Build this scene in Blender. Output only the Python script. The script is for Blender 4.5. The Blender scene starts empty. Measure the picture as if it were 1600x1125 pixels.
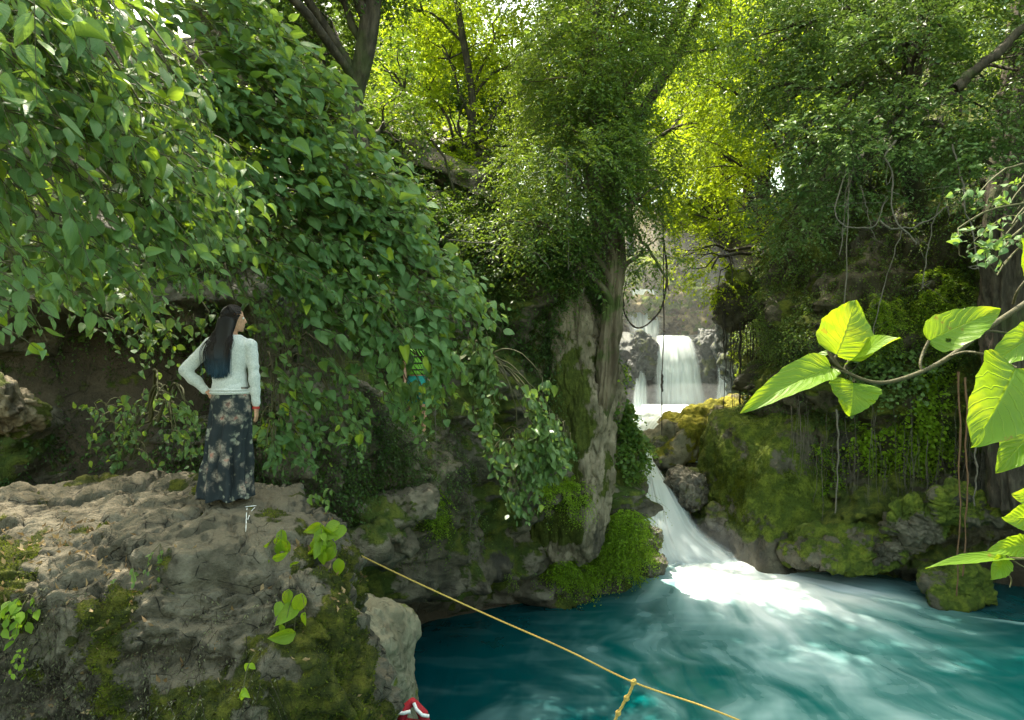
import bpy, math, random
import numpy as np
from mathutils import Vector
R = math.radians
rng = np.random.default_rng(7)
random.seed(7)
SC = bpy.context.scene
COL = SC.collection
# ---------------------------------------------------------------- camera, sky, sun, exposure
cd = bpy.data.cameras.new('camera'); cam = bpy.data.objects.new('camera', cd); COL.objects.link(cam)
cam.location = (0, 0, 0); cam.rotation_euler = (R(90), 0, 0)
cd.sensor_width = 36; cd.lens = 24; cd.clip_start = 0.05; cd.clip_end = 3000
SC.camera = cam
SUN_EL, SUN_AZ = 61.0, -34.0          # azimuth from +Y (away from the camera) towards +X
sdir = Vector((math.sin(R(SUN_AZ))*math.cos(R(SUN_EL)), math.cos(R(SUN_AZ))*math.cos(R(SUN_EL)), math.sin(R(SUN_EL))))
w = bpy.data.worlds.new('World'); SC.world = w; w.use_nodes = True
nt = w.node_tree; bg = nt.nodes['Background']
sky = nt.nodes.new('ShaderNodeTexSky'); sky.sky_type = 'NISHITA'; sky.sun_disc = False
sky.sun_elevation = R(SUN_EL); sky.sun_rotation = R(SUN_AZ); sky.dust_density = 2.5; sky.air_density = 1.2; sky.ozone_density = 1.0
wm = nt.nodes.new('ShaderNodeMix'); wm.data_type = 'RGBA'; wm.blend_type = 'MULTIPLY'; wm.inputs[0].default_value = 1; wm.inputs[7].default_value = (1.13, 1.02, .68, 1)
nt.links.new(sky.outputs[0], wm.inputs[6]); nt.links.new(wm.outputs[2], bg.inputs[0]); bg.inputs[1].default_value = 0.15
sd = bpy.data.lights.new('sun', 'SUN'); sd.energy = 2.5; sd.angle = R(0.6); sd.color = (1.0, 0.93, 0.78)
so = bpy.data.objects.new('sun', sd); COL.objects.link(so)
so.rotation_euler = sdir.to_track_quat('Z', 'Y').to_euler()
SC.view_settings.view_transform = 'Standard'; SC.view_settings.look = 'None'
SC.view_settings.exposure = 2.8; SC.view_settings.gamma = 1.0
cy = SC.cycles
cy.max_bounces = 7; cy.diffuse_bounces = 3; cy.glossy_bounces = 2; cy.transmission_bounces = 4
cy.transparent_max_bounces = 10; cy.volume_bounces = 0; cy.use_denoising = True
cy.sample_clamp_indirect = 6.0; cy.caustics_reflective = False; cy.caustics_refractive = False
cy.volume_step_rate = 2.0; cy.volume_max_steps = 64

F = 1600*24/36.0
CX, CY = 800.0, 562.5
def P(px, py, Y): return np.array([(px-CX)*Y/F, Y, (CY-py)*Y/F])
def nrm(v): return v/np.maximum(np.linalg.norm(v, axis=-1, keepdims=True), 1e-9)

# ---------------------------------------------------------------- numpy noise
def _h(ix, iy, iz, seed):
    x = (ix.astype(np.uint32)*np.uint32(374761393) + iy.astype(np.uint32)*np.uint32(668265263)
         + iz.astype(np.uint32)*np.uint32(2147483647) + np.uint32(seed*1013904223 & 0xffffffff))
    x = (x ^ (x >> np.uint32(13)))*np.uint32(1274126177); x = (x ^ (x >> np.uint32(16)))*np.uint32(2246822519)
    return x ^ (x >> np.uint32(15))
GR = np.array([[1,1,0],[-1,1,0],[1,-1,0],[-1,-1,0],[1,0,1],[-1,0,1],[1,0,-1],[-1,0,-1],[0,1,1],[0,-1,1],[0,1,-1],[0,-1,-1],[1,1,0],[0,-1,1],[-1,1,0],[0,-1,-1]], float)
def noise(p, seed=0):
    p = np.asarray(p, float); i = np.floor(p).astype(np.int64); f = p-i
    u = f*f*f*(f*(f*6-15)+10); out = 0
    for dx in (0, 1):
        wx = u[:,0] if dx else 1-u[:,0]
        for dy in (0, 1):
            wy = u[:,1] if dy else 1-u[:,1]
            for dz in (0, 1):
                wz = u[:,2] if dz else 1-u[:,2]
                g = GR[_h(i[:,0]+dx, i[:,1]+dy, i[:,2]+dz, seed) & np.uint32(15)]
                d = (g[:,0]*(f[:,0]-dx)+g[:,1]*(f[:,1]-dy)+g[:,2]*(f[:,2]-dz))
                out = out + wx*wy*wz*d
    return out
def fbm(p, o=4, seed=0, gain=.5, ridged=False):
    a, s, out = 1.0, 1.0, 0
    for k in range(o):
        n = noise(np.asarray(p)*s, seed+k*17)
        out = out + a*((1-np.abs(n)*2.2)-.6 if ridged else n)
        a *= gain; s *= 2.03
    return out
def voro(p, seed=0):
    p = np.asarray(p, float); i = np.floor(p).astype(np.int64); n = len(p)
    f1 = np.full(n, 9.); f2 = np.full(n, 9.); cid = np.zeros(n)
    for dx in (-1,0,1):
        for dy in (-1,0,1):
            for dz in (-1,0,1):
                c = i+np.array([dx,dy,dz])
                h = _h(c[:,0], c[:,1], c[:,2], seed)
                q = np.stack([(h & np.uint32(1023))/1023., ((h >> np.uint32(10)) & np.uint32(1023))/1023., ((h >> np.uint32(20)) & np.uint32(1023))/1023.], 1)
                d = np.linalg.norm(c+q-p, axis=1)
                m = d < f1
                f2 = np.where(m, f1, np.minimum(f2, d)); cid = np.where(m, (h % np.uint32(997))/997., cid); f1 = np.where(m, d, f1)
    return f1, f2-f1, cid

# ---------------------------------------------------------------- mesh builder
class MB:
    def __init__(s): s.V=[]; s.F=[]; s.U=[]; s.A=[]; s.M=[]; s.n=0
    def add(s, V, F, uv=None, rnd=None, mat=0):
        V = np.asarray(V, float).reshape(-1,3); F = np.asarray(F, np.int64)
        if len(V) == 0 or len(F) == 0: return s
        s.V.append(V); s.F.append(F+s.n); s.n += len(V)
        s.U.append(np.zeros((len(V),2)) if uv is None else np.asarray(uv, float).reshape(-1,2))
        a = np.zeros(len(V)) if rnd is None else np.broadcast_to(np.asarray(rnd, float), (len(V),))
        s.A.append(a); s.M.append(np.full(len(F), mat)); return s
    def cat(s): return np.concatenate(s.V), s.F
    def build(s, name, mats, root=None, smooth=True, attr='rnd'):
        V = np.concatenate(s.V)
        if root is not None: V = V-np.array(root.location)
        me = bpy.data.meshes.new(name)
        me.vertices.add(len(V)); me.vertices.foreach_set('co', V.astype(np.float32).ravel())
        L = np.concatenate([f.ravel() for f in s.F]).astype(np.int32)
        cnt = np.concatenate([np.full(len(f), f.shape[1]) for f in s.F])
        st = np.concatenate([[0], np.cumsum(cnt)[:-1]]).astype(np.int32)
        me.loops.add(len(L)); me.loops.foreach_set('vertex_index', L)
        me.polygons.add(len(st)); me.polygons.foreach_set('loop_start', st)
        me.polygons.foreach_set('material_index', np.concatenate(s.M).astype(np.int32))
        me.update(calc_edges=True)
        U = np.concatenate(s.U)
        if np.any(U):
            ul = me.uv_layers.new(name='UVMap'); ul.data.foreach_set('uv', U[L].astype(np.float32).ravel())
        at = me.attributes.new(attr, 'FLOAT', 'POINT'); at.data.foreach_set('value', np.concatenate(s.A).astype(np.float32))
        me.polygons.foreach_set('use_smooth', np.full(len(st), smooth))
        for m in (mats if isinstance(mats, (list, tuple)) else [mats]): me.materials.append(m)
        me.validate()
        o = bpy.data.objects.new(name, me); COL.objects.link(o)
        if root is not None: o.parent = root
        return o
def tag(o, label=None, cat=None, group=None, kind=None):
    if label: o['label'] = label
    if cat: o['category'] = cat
    if group: o['group'] = group
    if kind: o['kind'] = kind
    return o
def thing(name, label, cat, loc=(0,0,0), group=None):
    o = bpy.data.objects.new(name, None); COL.objects.link(o); o.location = [float(c) for c in loc]
    o.empty_display_size = .2
    return tag(o, label, cat, group)

def spline(pts, n):
    p = np.asarray(pts, float); k = len(p)
    if k == 2: t = np.linspace(0,1,n)[:,None]; return p[0]*(1-t)+p[1]*t
    q = np.vstack([2*p[0]-p[1], p, 2*p[-1]-p[-2]]); out = []
    for t in np.linspace(0, k-1, n):
        i = min(int(t), k-2); u = t-i; a,b,c,d = q[i], q[i+1], q[i+2], q[i+3]
        out.append(.5*((2*b)+(-a+c)*u+(2*a-5*b+4*c-d)*u*u+(-a+3*b-3*c+d)*u**3))
    return np.array(out)
def tubes(paths, radii, sides=5):
    """paths (M,S,3), radii (M,S) -> V,F,uv"""
    paths = np.asarray(paths, float); radii = np.asarray(radii, float)
    if paths.ndim == 2: paths = paths[None]; radii = np.broadcast_to(radii, (1, paths.shape[1]))
    M, S, _ = paths.shape
    t = np.empty_like(paths); t[:,1:-1] = paths[:,2:]-paths[:,:-2]; t[:,0] = paths[:,1]-paths[:,0]; t[:,-1] = paths[:,-1]-paths[:,-2]
    t = nrm(t)
    ax = nrm(paths[:,-1]-paths[:,0]); ref = np.where(np.abs(ax[:,2:3]) > .8, np.array([[1.,.1,0]]), np.array([[0,.1,1.]]))
    a = nrm(np.cross(t, ref[:,None,:])); b = np.cross(t, a)
    ang = np.arange(sides)/sides*2*np.pi
    V = paths[:,:,None,:] + radii[:,:,None,None]*(a[:,:,None,:]*np.cos(ang)[None,None,:,None] + b[:,:,None,:]*np.sin(ang)[None,None,:,None])
    j = np.arange(sides); j2 = (j+1) % sides
    base = (np.arange(M)[:,None,None]*S + np.arange(S-1)[None,:,None])*sides
    Fq = np.stack([base+j, base+j2, base+sides+j2, base+sides+j], -1).reshape(-1,4)
    uv = np.stack(np.broadcast_arrays((j/sides)[None,None,:], (np.arange(S)/(S-1))[None,:,None], ), -1)
    uv = np.broadcast_to(uv, (M,S,sides,2))
    return V.reshape(-1,3), Fq, uv.reshape(-1,2)
def grid_faces(nu, nv, wrap=False):
    i = np.arange(nu if wrap else nu-1)[:,None]; j = np.arange(nv-1)[None,:]; i2 = (i+1) % nu
    return np.stack([i*nv+j, i2*nv+j, i2*nv+j+1, i*nv+j+1], -1).reshape(-1,4)

# leaf templates : x across, y along, z normal
def tl_diamond():
    return (np.array([[0,0,0],[-.5,.42,.10],[0,1,-.06],[.5,.42,.10]]), np.array([[0,2,1],[0,3,2]]), np.array([[.5,0],[0,.4],[.5,1],[1,.4]]))
def tl_small():
    v = np.array([[0,0,0],[0,.5,0],[0,1,-.12],[-.42,.22,.07],[-.46,.6,.05],[.42,.22,.07],[.46,.6,.05]])
    f = np.array([[0,1,3],[3,1,4],[1,2,4],[0,5,1],[5,6,1],[1,6,2]])
    return v, f, np.stack([v[:,0]+.5, v[:,1]], 1)
def tl_grid(nv=8, nc=5, cup=.12, droop=.22, point=1.0):
    t = np.linspace(0,1,nv); wd = .5*np.sin(np.pi*np.clip(t,0,1)**.72)**.8*(1-.25*t)*1.06; wd[0] = .03; wd[-1] = .004
    c = np.linspace(-1,1,nc); V=[]; U=[]
    for a, ww in zip(t, wd):
        for s in c:
            z = cup*abs(s)*ww*2 - droop*a*a + .02*math.sin(a*22)*abs(s)
            V.append([s*ww, a*(1-.08*a)+.06*(1-a)*(-abs(s)), z]); U.append([s*.5+.5, a])
    return np.array(V), grid_faces(nv, nc)[:, ::-1], np.array(U)
DIA, SML, GRD = tl_diamond(), tl_small(), tl_grid()
GRDS = [GRD, tl_grid(cup=.30, droop=.45), tl_grid(cup=.02, droop=.05), tl_grid(cup=-.15, droop=.6), tl_grid(cup=.5, droop=.15)]
def put_leaves(mb, T, pos, t, n, size, width=.55, rnd=None, mat=0):
    V0, F0, U0 = T; N = len(pos)
    if N == 0: return
    t = nrm(t); b = nrm(np.cross(t, n)); n = np.cross(b, t)
    size = np.broadcast_to(size, (N,))[:,None,None]; width = np.broadcast_to(width, (N,))[:,None,None]
    V = pos[:,None,:] + size*(V0[None,:,0:1]*width*b[:,None,:] + V0[None,:,1:2]*t[:,None,:] + V0[None,:,2:3]*n[:,None,:])
    Fa = (F0[None]+np.arange(N)[:,None,None]*len(V0)).reshape(-1, F0.shape[1])
    if rnd is None: rnd = rng.random(N)
    mb.add(V.reshape(-1,3), Fa, np.tile(U0, (N,1)), np.repeat(rnd, len(V0)), mat)
UP = np.array([0,0,1.])
def rv(n): return nrm(rng.normal(size=(n,3)))
def sprays(mb, org, d, L, nl, leaf, T=DIA, width=.5, droop=.35, stem=.004, mat=0, smat=1, up=.8, rbase=None, rvar=.35, fan=.9, stems=True, hang=0.):
    """branchlets: curved stem with alternate leaves. org (M,3)"""
    M = len(org)
    if M == 0: return
    d = nrm(d); L = np.broadcast_to(L, (M,))[:,None,None]; leaf = np.broadcast_to(leaf, (M,))
    s = np.linspace(0,1,nl+1)[None,:,None]
    side0 = nrm(np.cross(d, UP+rv(M)*.25))
    path = org[:,None,:] + L*(d[:,None,:]*s + side0[:,None,:]*(rng.normal(size=(M,1,1))*.12*s*s)); path[:,:,2] -= (L*droop*s*s)[:,:,0]
    tn = nrm(np.gradient(path, axis=1))
    if stems: 
        k = max(1, nl//4); idx = np.unique(np.r_[np.arange(0, nl+1, k), nl])
        V, Fq, uv = tubes(path[:,idx], np.broadcast_to(stem*(1-.75*s[:,idx,0]), (M, len(idx))), 3); mb.add(V, Fq, uv, .5, smat)
    sg = np.where(np.arange(nl) % 2, 1., -1.)[None,:,None]
    pos = path[:,1:]; tg = tn[:,1:]
    side = nrm(np.cross(tg, UP[None,None]+.2*rng.normal(size=(M,1,3))))
    ld = nrm(tg*.55 + side*sg*fan + rng.normal(size=(M,nl,3))*.22 + np.array([0,0,-hang]))
    nn = UP*up + rng.normal(size=(M,nl,3))*.38
    if rbase is None: rbase = rng.random(M)
    rr = np.clip(rbase[:,None] + (rng.random((M,nl))-.5)*rvar, 0, 1)
    sz = leaf[:,None]*(1-.35*s[:,1:,0])*(.45+.95*rng.random((M,nl)))
    put_leaves(mb, T, pos.reshape(-1,3), ld.reshape(-1,3), nn.reshape(-1,3), sz.ravel(), width, rr.ravel(), mat)

# ---------------------------------------------------------------- materials
class NT:
    def __init__(s, name):
        s.m = bpy.data.materials.new(name); s.m.use_nodes = True; s.t = s.m.node_tree; s.t.nodes.clear()
        s.out = s.t.nodes.new('ShaderNodeOutputMaterial')
    def n(s, typ, ins=None, **kw):
        o = s.t.nodes.new('ShaderNode'+typ)
        for k, v in kw.items(): setattr(o, k, v)
        for k, v in (ins or {}).items(): s.set(o.inputs[k], v)
        return o
    def set(s, sock, v):
        if isinstance(v, bpy.types.Node): v = v.outputs[0]
        if isinstance(v, bpy.types.NodeSocket): s.t.links.new(v, sock)
        elif isinstance(v, (tuple, list)) and len(v) == 3 and sock.type == 'RGBA': sock.default_value = (*v, 1)
        else: sock.default_value = v
    def math(s, op, a, b=0., c=0., clamp=False):
        return s.n('Math', {0:a, 1:b, 2:c}, operation=op, use_clamp=clamp).outputs[0]
    def mix(s, f, a, b, blend='MIX'):
        o = s.n('Mix', data_type='RGBA', blend_type=blend); s.set(o.inputs[0], f); s.set(o.inputs[6], a); s.set(o.inputs[7], b); return o.outputs[2]
    def attr(s, name): return s.n('Attribute', attribute_name=name).outputs['Fac']
    def noise(s, scale, detail=4, rough=.55, vec=None, dist=0.):
        o = s.n('TexNoise', {'Scale':scale, 'Detail':detail, 'Roughness':rough, 'Distortion':dist})
        if vec is not None: s.set(o.inputs['Vector'], vec)
        return o.outputs['Fac']
    def ramp(s, f, stops):
        o = s.n('ValToRGB', {0:f}); e = o.color_ramp.elements
        while len(e) < len(stops): e.new(.5)
        for el, (p, c) in zip(e, stops): el.position = p; el.color = (*c, 1) if len(c) == 3 else c
        return o.outputs[0]
    def rng(s, f, a, b, c=0., d=1.):
        return s.n('MapRange', {0:f, 1:a, 2:b, 3:c, 4:d}, interpolation_type='SMOOTHSTEP').outputs[0]
    def pos(s): return s.n('NewGeometry').outputs['Position']
    def vscale(s, v, sc):
        o = s.n('Mapping'); s.set(o.inputs[0], v); o.inputs['Scale'].default_value = sc; return o.outputs[0]
    def bump(s, h, strength=.5, dist=.05, normal=None):
        o = s.n('Bump', {'Strength':strength, 'Distance':dist, 'Height':h})
        if normal is not None: s.set(o.inputs['Normal'], normal)
        return o.outputs[0]
    def surf(s, sh): s.t.links.new(sh if isinstance(sh, bpy.types.NodeSocket) else sh.outputs[0], s.out.inputs[0]); return s.m

def leaf_mat(name, c0, c1, tr, trans=.4, rough=.45, veins=False, spots=0., spec=.35, old=None):
    g = NT(name); r = g.attr('rnd')
    col = g.mix(r, c0, c1)
    if old is not None: col = g.mix(g.rng(r, .93, .99), col, old)  # rare leaves tinted yellow as if sunlit, not aged
    nz = g.noise(9, 2, .5, g.pos()); col = g.mix(g.rng(nz, .3, .75, 0, .35), col, tuple(x*.55 for x in c0))
    nrml = None
    tcol = g.mix(.55, col, tr); 
    if veins:
        uv = g.n('UVMap').outputs[0]; sp = g.n('SeparateXYZ', {0:uv})
        ax = g.math('ABSOLUTE', g.math('SUBTRACT', sp.outputs[0], .5))
        mid = g.rng(ax, 0.0, .03, 1, 0)
        q = g.math('ADD', g.math('SUBTRACT', sp.outputs[1], g.math('MULTIPLY', ax, .62)), g.math('MULTIPLY', g.math('SUBTRACT', g.noise(14, 3, .6, g.pos()), .5), .14))
        fr = g.math('ABSOLUTE', g.math('SUBTRACT', g.math('FRACT', g.math('MULTIPLY', q, 8.5)), .5))
        sv = g.rng(fr, 0.0, .10, .5, 0)
        ve = g.math('MAXIMUM', mid, sv)
        col = g.mix(g.math('MULTIPLY', ve, .35), col, tuple(min(1, x*1.5+.03) for x in c1))
        tcol = g.mix(g.math('MULTIPLY', ve, .38), tcol, tuple(x*.35 for x in tr))
        if spots:
            blo = g.rng(g.noise(28, 3, .6, g.pos()), .66, .72); brown = (.22, .12, .02)
            col = g.mix(g.math('MULTIPLY', blo, spots), col, brown); tcol = g.mix(g.math('MULTIPLY', blo, spots), tcol, brown)
            yb = g.rng(g.noise(11, 3, .6, g.pos()), .5, .68); tcol = g.mix(g.math('MULTIPLY', yb, .3), tcol, (.75, .66, .02))
        nrml = g.bump(g.math('ADD', g.math('MULTIPLY', ve, -1), g.math('MULTIPLY', g.math('COSINE', g.math('MULTIPLY', q, 53.4)), -.25)), .5, .004)
    p = g.n('BsdfPrincipled', {'Base Color':col, 'Roughness':rough, 'Specular IOR Level':spec})
    t = g.n('BsdfTranslucent', {'Color':tcol})
    if nrml is not None: g.set(p.inputs['Normal'], nrml); g.set(t.inputs['Normal'], nrml)
    sh = g.n('MixShader', {0:trans, 1:p, 2:t})
    if spots:
        v = g.n('TexVoronoi', {'Scale':26., 'Randomness':1.}); wv = g.n('VectorMath', {0:g.pos()}, operation='ADD'); sc = g.n('VectorMath', {0:g.n('TexNoise', {'Scale':90., 'Detail':2.}).outputs['Color']}, operation='SCALE'); sc.inputs['Scale'].default_value = .012
        g.set(wv.inputs[1], sc.outputs[0]); g.set(v.inputs['Vector'], wv.outputs[0]); pk = g.math('GREATER_THAN', g.n('SeparateXYZ', {0:v.outputs['Color']}).outputs[0], .80)
        hole = g.math('MULTIPLY', g.math('LESS_THAN', v.outputs['Distance'], .13), pk); sh = g.n('MixShader', {0:hole, 1:sh, 2:g.n('BsdfTransparent')})
    return g.surf(sh)
def bark_mat(name, c0, c1, moss=(.05,.08,.015), mossy=.4, sc=6):
    g = NT(name); p = g.pos(); st = g.vscale(p, (sc, sc, sc*.22))
    n1 = g.noise(1.5, 6, .65, st); n2 = g.noise(1.3, 4, .6, p)
    col = g.mix(g.rng(n1, .35, .7), c0, c1); col = g.mix(g.math('MULTIPLY', g.rng(n2, .5, .62), mossy), col, moss)
    b = g.n('BsdfPrincipled', {'Base Color':col, 'Roughness':.85, 'Specular IOR Level':.2, 'Normal':g.bump(n1, .9, .06)})
    return g.surf(b)
def rock_mat(name, cA, cB, cC, moss=(.055,.085,.012), moss2=(.13,.15,.02), sc=1., bumpd=.06, wet=0., cover=.5, crack=.5, vert=1., stain=(.03,.028,.022), dust=None):
    g = NT(name); p = g.pos(); pv = g.vscale(p, (1, 1, vert))
    n1 = g.noise(1.1*sc, 7, .62, pv, .4); n2 = g.noise(4.5*sc, 6, .65, pv); n3 = g.noise(18*sc, 4, .7, p)
    col = g.mix(g.rng(n1, .38, .62), cA, cB); col = g.mix(g.rng(n2, .5, .72), col, cC)
    col = g.mix(g.rng(g.noise(.8*sc, 5, .6, g.vscale(p, (1.6,1.6,.35))), .54, .66, 0, .75), col, stain)
    v = g.n('TexVoronoi', {'Scale':2.1*sc}, feature='DISTANCE_TO_EDGE'); 
    wv = g.n('VectorMath', {0:p}, operation='ADD'); g.set(wv.inputs[1], g.n('TexNoise', {'Scale':2.2*sc, 'Detail':3}).outputs['Color']); g.set(v.inputs['Vector'], wv.outputs[0])
    ck = g.math('MULTIPLY', g.rng(v.outputs[0], 0.0, .022, 1, 0), g.rng(n2, .42, .58)); col = g.mix(g.math('MULTIPLY', ck, crack), col, tuple(x*.25 for x in cA))
    geo = g.n('NewGeometry'); nz = g.n('SeparateXYZ', {0:geo.outputs['Normal']}).outputs[2]
    if dust is not None: col = g.mix(g.rng(g.math('ADD', nz, g.math('MULTIPLY', g.math('SUBTRACT', n1, .5), 1.2)), .55, .85, 0, .85), col, g.mix(n2, tuple(x*.7 for x in dust), dust))
    ms = g.math('ADD', g.attr('moss'), g.math('ADD', g.math('MULTIPLY', nz, .18), g.math('MULTIPLY', g.math('SUBTRACT', n2, .5), 1.3)))
    ms = g.math('ADD', ms, g.math('MULTIPLY', g.math('SUBTRACT', n1, .5), .8))
    mm = g.rng(ms, .42, .62, 0, cover*2 if cover < .5 else 1)
    mc = g.mix(g.rng(g.noise(3.5*sc, 4, .6, p), .4, .65), moss, moss2); mc = g.mix(g.rng(n3, .45, .7, 0, .6), mc, tuple(x*.4 for x in moss))
    col = g.mix(mm, col, mc)
    h = g.math('ADD', g.math('MULTIPLY', n2, .9), g.math('ADD', g.math('MULTIPLY', n3, .35), g.math('MULTIPLY', ck, -.5*crack)))
    h = g.math('ADD', h, g.math('MULTIPLY', g.math('MULTIPLY', mm, g.noise(55*sc, 3, .7, p)), .5))
    r = g.math('SUBTRACT', .85-wet*.5, g.math('MULTIPLY', n2, .15*wet), clamp=True)
    rr = g.math('ADD', g.math('MULTIPLY', mm, .3), r, clamp=True)
    b = g.n('BsdfPrincipled', {'Base Color':col, 'Roughness':rr, 'Specular IOR Level':.25+.3*wet, 'Normal':g.bump(h, .85, bumpd)})
    return g.surf(b)
def plain(name, col, rough=.6, spec=.3, bump=0., bs=40, trans=0., metal=0.):
    g = NT(name); n = g.noise(bs, 4, .6, g.pos()); c = g.mix(g.rng(n, .3, .7), tuple(x*.8 for x in col), tuple(min(1, x*1.12) for x in col))
    b = g.n('BsdfPrincipled', {'Base Color':c, 'Roughness':rough, 'Specular IOR Level':spec, 'Metallic':metal})
    if bump: g.set(b.inputs['Normal'], g.bump(n, bump, .01))
    if trans: b = g.n('MixShader', {0:trans, 1:b, 2:g.n('BsdfTranslucent', {'Color':c})})
    return g.surf(b)
# ================================================================ SETTING
WZ = -5.5
LEFT = [(-12,-4),(-10.5,2),(-9,6),(-6,8.2),(-3.6,8.9),(-2.4,10.0),(-1.9,12),(-1.1,13.5),(0.6,14.5),(2.2,15.2),(2.8,16.3),(2.75,18.0),(2.3,20.3),(2.5,23),(3.4,27),(3.6,30.6)]
BACK = [(3.6,30.6),(5.5,31.2),(8,31.2),(10.3,30.6)]
RIGHT = [(10.3,30.6),(10.6,28),(9.6,25),(8.3,22),(7.5,20),(8.0,18.3),(9.4,17.2),(11,16.2),(12.8,15),(15,11.5),(16.5,5),(16,-4)]
POLY = np.array(LEFT + BACK[1:] + RIGHT[1:] + [(0,-5)], float)
def sdist(x, y):
    """positive outside the gorge polygon"""
    p = np.stack([x, y], -1); d = np.full(x.shape, 1e9); ins = np.zeros(x.shape, bool)
    for i in range(len(POLY)):
        a, b = POLY[i], POLY[(i+1) % len(POLY)]
        e = b-a; w_ = p-a; t = np.clip((w_@e)/(e@e), 0, 1)
        d = np.minimum(d, np.linalg.norm(w_-t[...,None]*e, axis=-1))
        c = ((a[1] > y) != (b[1] > y)) & (x < (b[0]-a[0])*(y-a[1])/((b[1]-a[1]) or 1e-9)+a[0]); ins ^= c
    return np.where(ins, -d, d)
def ground_z(x, y):
    d = sdist(x, y)
    inn = np.interp(y, [0,19.5,21.5,23,31,31.6], [-7.5,-7.5,-4.6,-3.0,-2.7,-2.7])
    side = np.interp(d, [0,.9,1.6,3,6,12,30,80,300], [-8,-6.5,-2.0,2.0,5.0,8,14,24,50])
    north = .2 + .30*np.clip(y-31.5, 0, 60) + .1*np.abs(x-6)
    out = np.where((y > 30.5) & (x > 2) & (x < 13), np.minimum(side, np.maximum(north, -8)), side)
    z = np.where(d < 0, inn, out)
    near = np.clip((-1.2-y)/1.5, 0, 1); return np.where((d > 0) & (y < 0), z*(1-near)+near*(-1.8), z)
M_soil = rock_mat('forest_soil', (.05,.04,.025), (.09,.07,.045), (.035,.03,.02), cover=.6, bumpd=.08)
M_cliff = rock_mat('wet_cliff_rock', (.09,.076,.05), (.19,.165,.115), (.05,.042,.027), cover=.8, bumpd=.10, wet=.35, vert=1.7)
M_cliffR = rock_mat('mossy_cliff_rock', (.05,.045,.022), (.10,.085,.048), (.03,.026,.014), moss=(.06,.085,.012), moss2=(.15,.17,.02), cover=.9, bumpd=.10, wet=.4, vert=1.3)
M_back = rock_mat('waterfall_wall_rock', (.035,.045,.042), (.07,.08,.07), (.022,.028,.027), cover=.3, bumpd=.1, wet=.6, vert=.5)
# ---- ground sheet out to the horizon
def axis(lo, hi, fine_lo, fine_hi, step):
    a = np.arange(fine_lo, fine_hi, step); 
    l = fine_lo - np.cumsum(np.geomspace(step, 8, 26)); h = fine_hi + np.cumsum(np.geomspace(step, 8, 26))
    return np.concatenate([l[::-1], a, h])
gx = axis(0, 0, -22, 30, .35); gy = axis(0, 0, -6, 62, .35)
X, Y_ = np.meshgrid(gx, gy, indexing='ij'); Z = ground_z(X, Y_)
pp = np.stack([X.ravel(), Y_.ravel(), np.zeros(X.size)], 1)
Z = Z + (fbm(pp*.35, 4, 3)*.5).reshape(X.shape)*np.clip((sdist(X, Y_)-1)/3, 0, 1)
mb = MB(); mb.add(np.stack([X, Y_, Z], -1).reshape(-1,3), grid_faces(len(gx), len(gy)), rnd=.3)
tag(mb.build('ground', M_soil, attr='moss'), kind='structure')
GROUND = (X, Y_, Z)

def normals(V, F):
    n = np.zeros_like(V); T = F[:, :3]
    fn = np.cross(V[F[:,1]]-V[F[:,0]], V[F[:,2]]-V[F[:,0]])
    for k in range(F.shape[1]): np.add.at(n, F[:,k], fn)
    return nrm(n)
def cliff(name, plan, per, zs, setback, mat, seed, amp=1., mossf=None, strata=1.):
    pl = spline([(a,b,0) for a,b in plan], per*(len(plan)-1)+1)[:, :2]
    t = nrm(np.gradient(pl, axis=0)); 
    k = np.ones(9)/9; t = nrm(np.stack([np.convolve(np.pad(t[:,i], 4, 'edge'), k, 'valid') for i in (0,1)], 1))
    no = np.stack([t[:,1], -t[:,0]], 1)
    U, ZZ = len(pl), len(zs)
    B = np.repeat(pl[:,None,:], ZZ, 1); z = np.broadcast_to(zs[None], (U,ZZ)); N = np.repeat(no[:,None,:], ZZ, 1)
    off = -setback(B[...,0], B[...,1], z)
    V = np.concatenate([B + N*off[...,None], z[...,None]], -1).reshape(-1,3); N3 = np.concatenate([N, np.zeros((U,ZZ,1))], -1).reshape(-1,3)
    q = V*[.38,.38,.55]
    dsp = fbm(q, 4, seed)*1.5*amp
    wp = V + .35*np.stack([fbm(V*1.1, 2, seed+5), fbm(V*1.1+9, 2, seed+6), fbm(V*1.1+19, 2, seed+7)], 1)
    f1, fe, cid = voro(wp*[.8,.8,1.25], seed+1); dsp += (cid-.5)*.42*amp - .20*amp*np.exp(-fe/.07)
    f1, fe2, cid2 = voro(wp*[2.3,2.3,3.2], seed+2); dsp += (cid2-.5)*.13*amp - .06*amp*np.exp(-fe2/.08)
    st = fbm(np.stack([V[:,0]*.25, V[:,1]*.25, V[:,2]*2.6 + .5*noise(V*.5, 4)], 1), 3, seed+9, ridged=True); dsp += st*.17*amp*strata
    dsp += fbm(V*[2.2,2.2,3], 4, seed+3, .55)*.22*amp
    V = V + N3*dsp[:,None]; V[:,2] += fbm(q*1.7+5, 3, seed+12)*.18*amp
    Fq = grid_faces(U, ZZ)
    nn = normals(V, Fq)
    if (nn*N3).sum(1).mean() < 0: Fq = Fq[:, ::-1]; nn = -nn
    moss = np.full(len(V), .2) if mossf is None else mossf(V, nn, seed)
    mb = MB(); mb.add(V, Fq, rnd=moss)
    o = mb.build(name, mat, attr='moss'); tag(o, kind='structure')
    return V, nn, moss
zs = np.concatenate([np.arange(-6.6,-5,.12), np.arange(-5,1.5,.06), np.arange(1.5,8.6,.13)])
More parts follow.
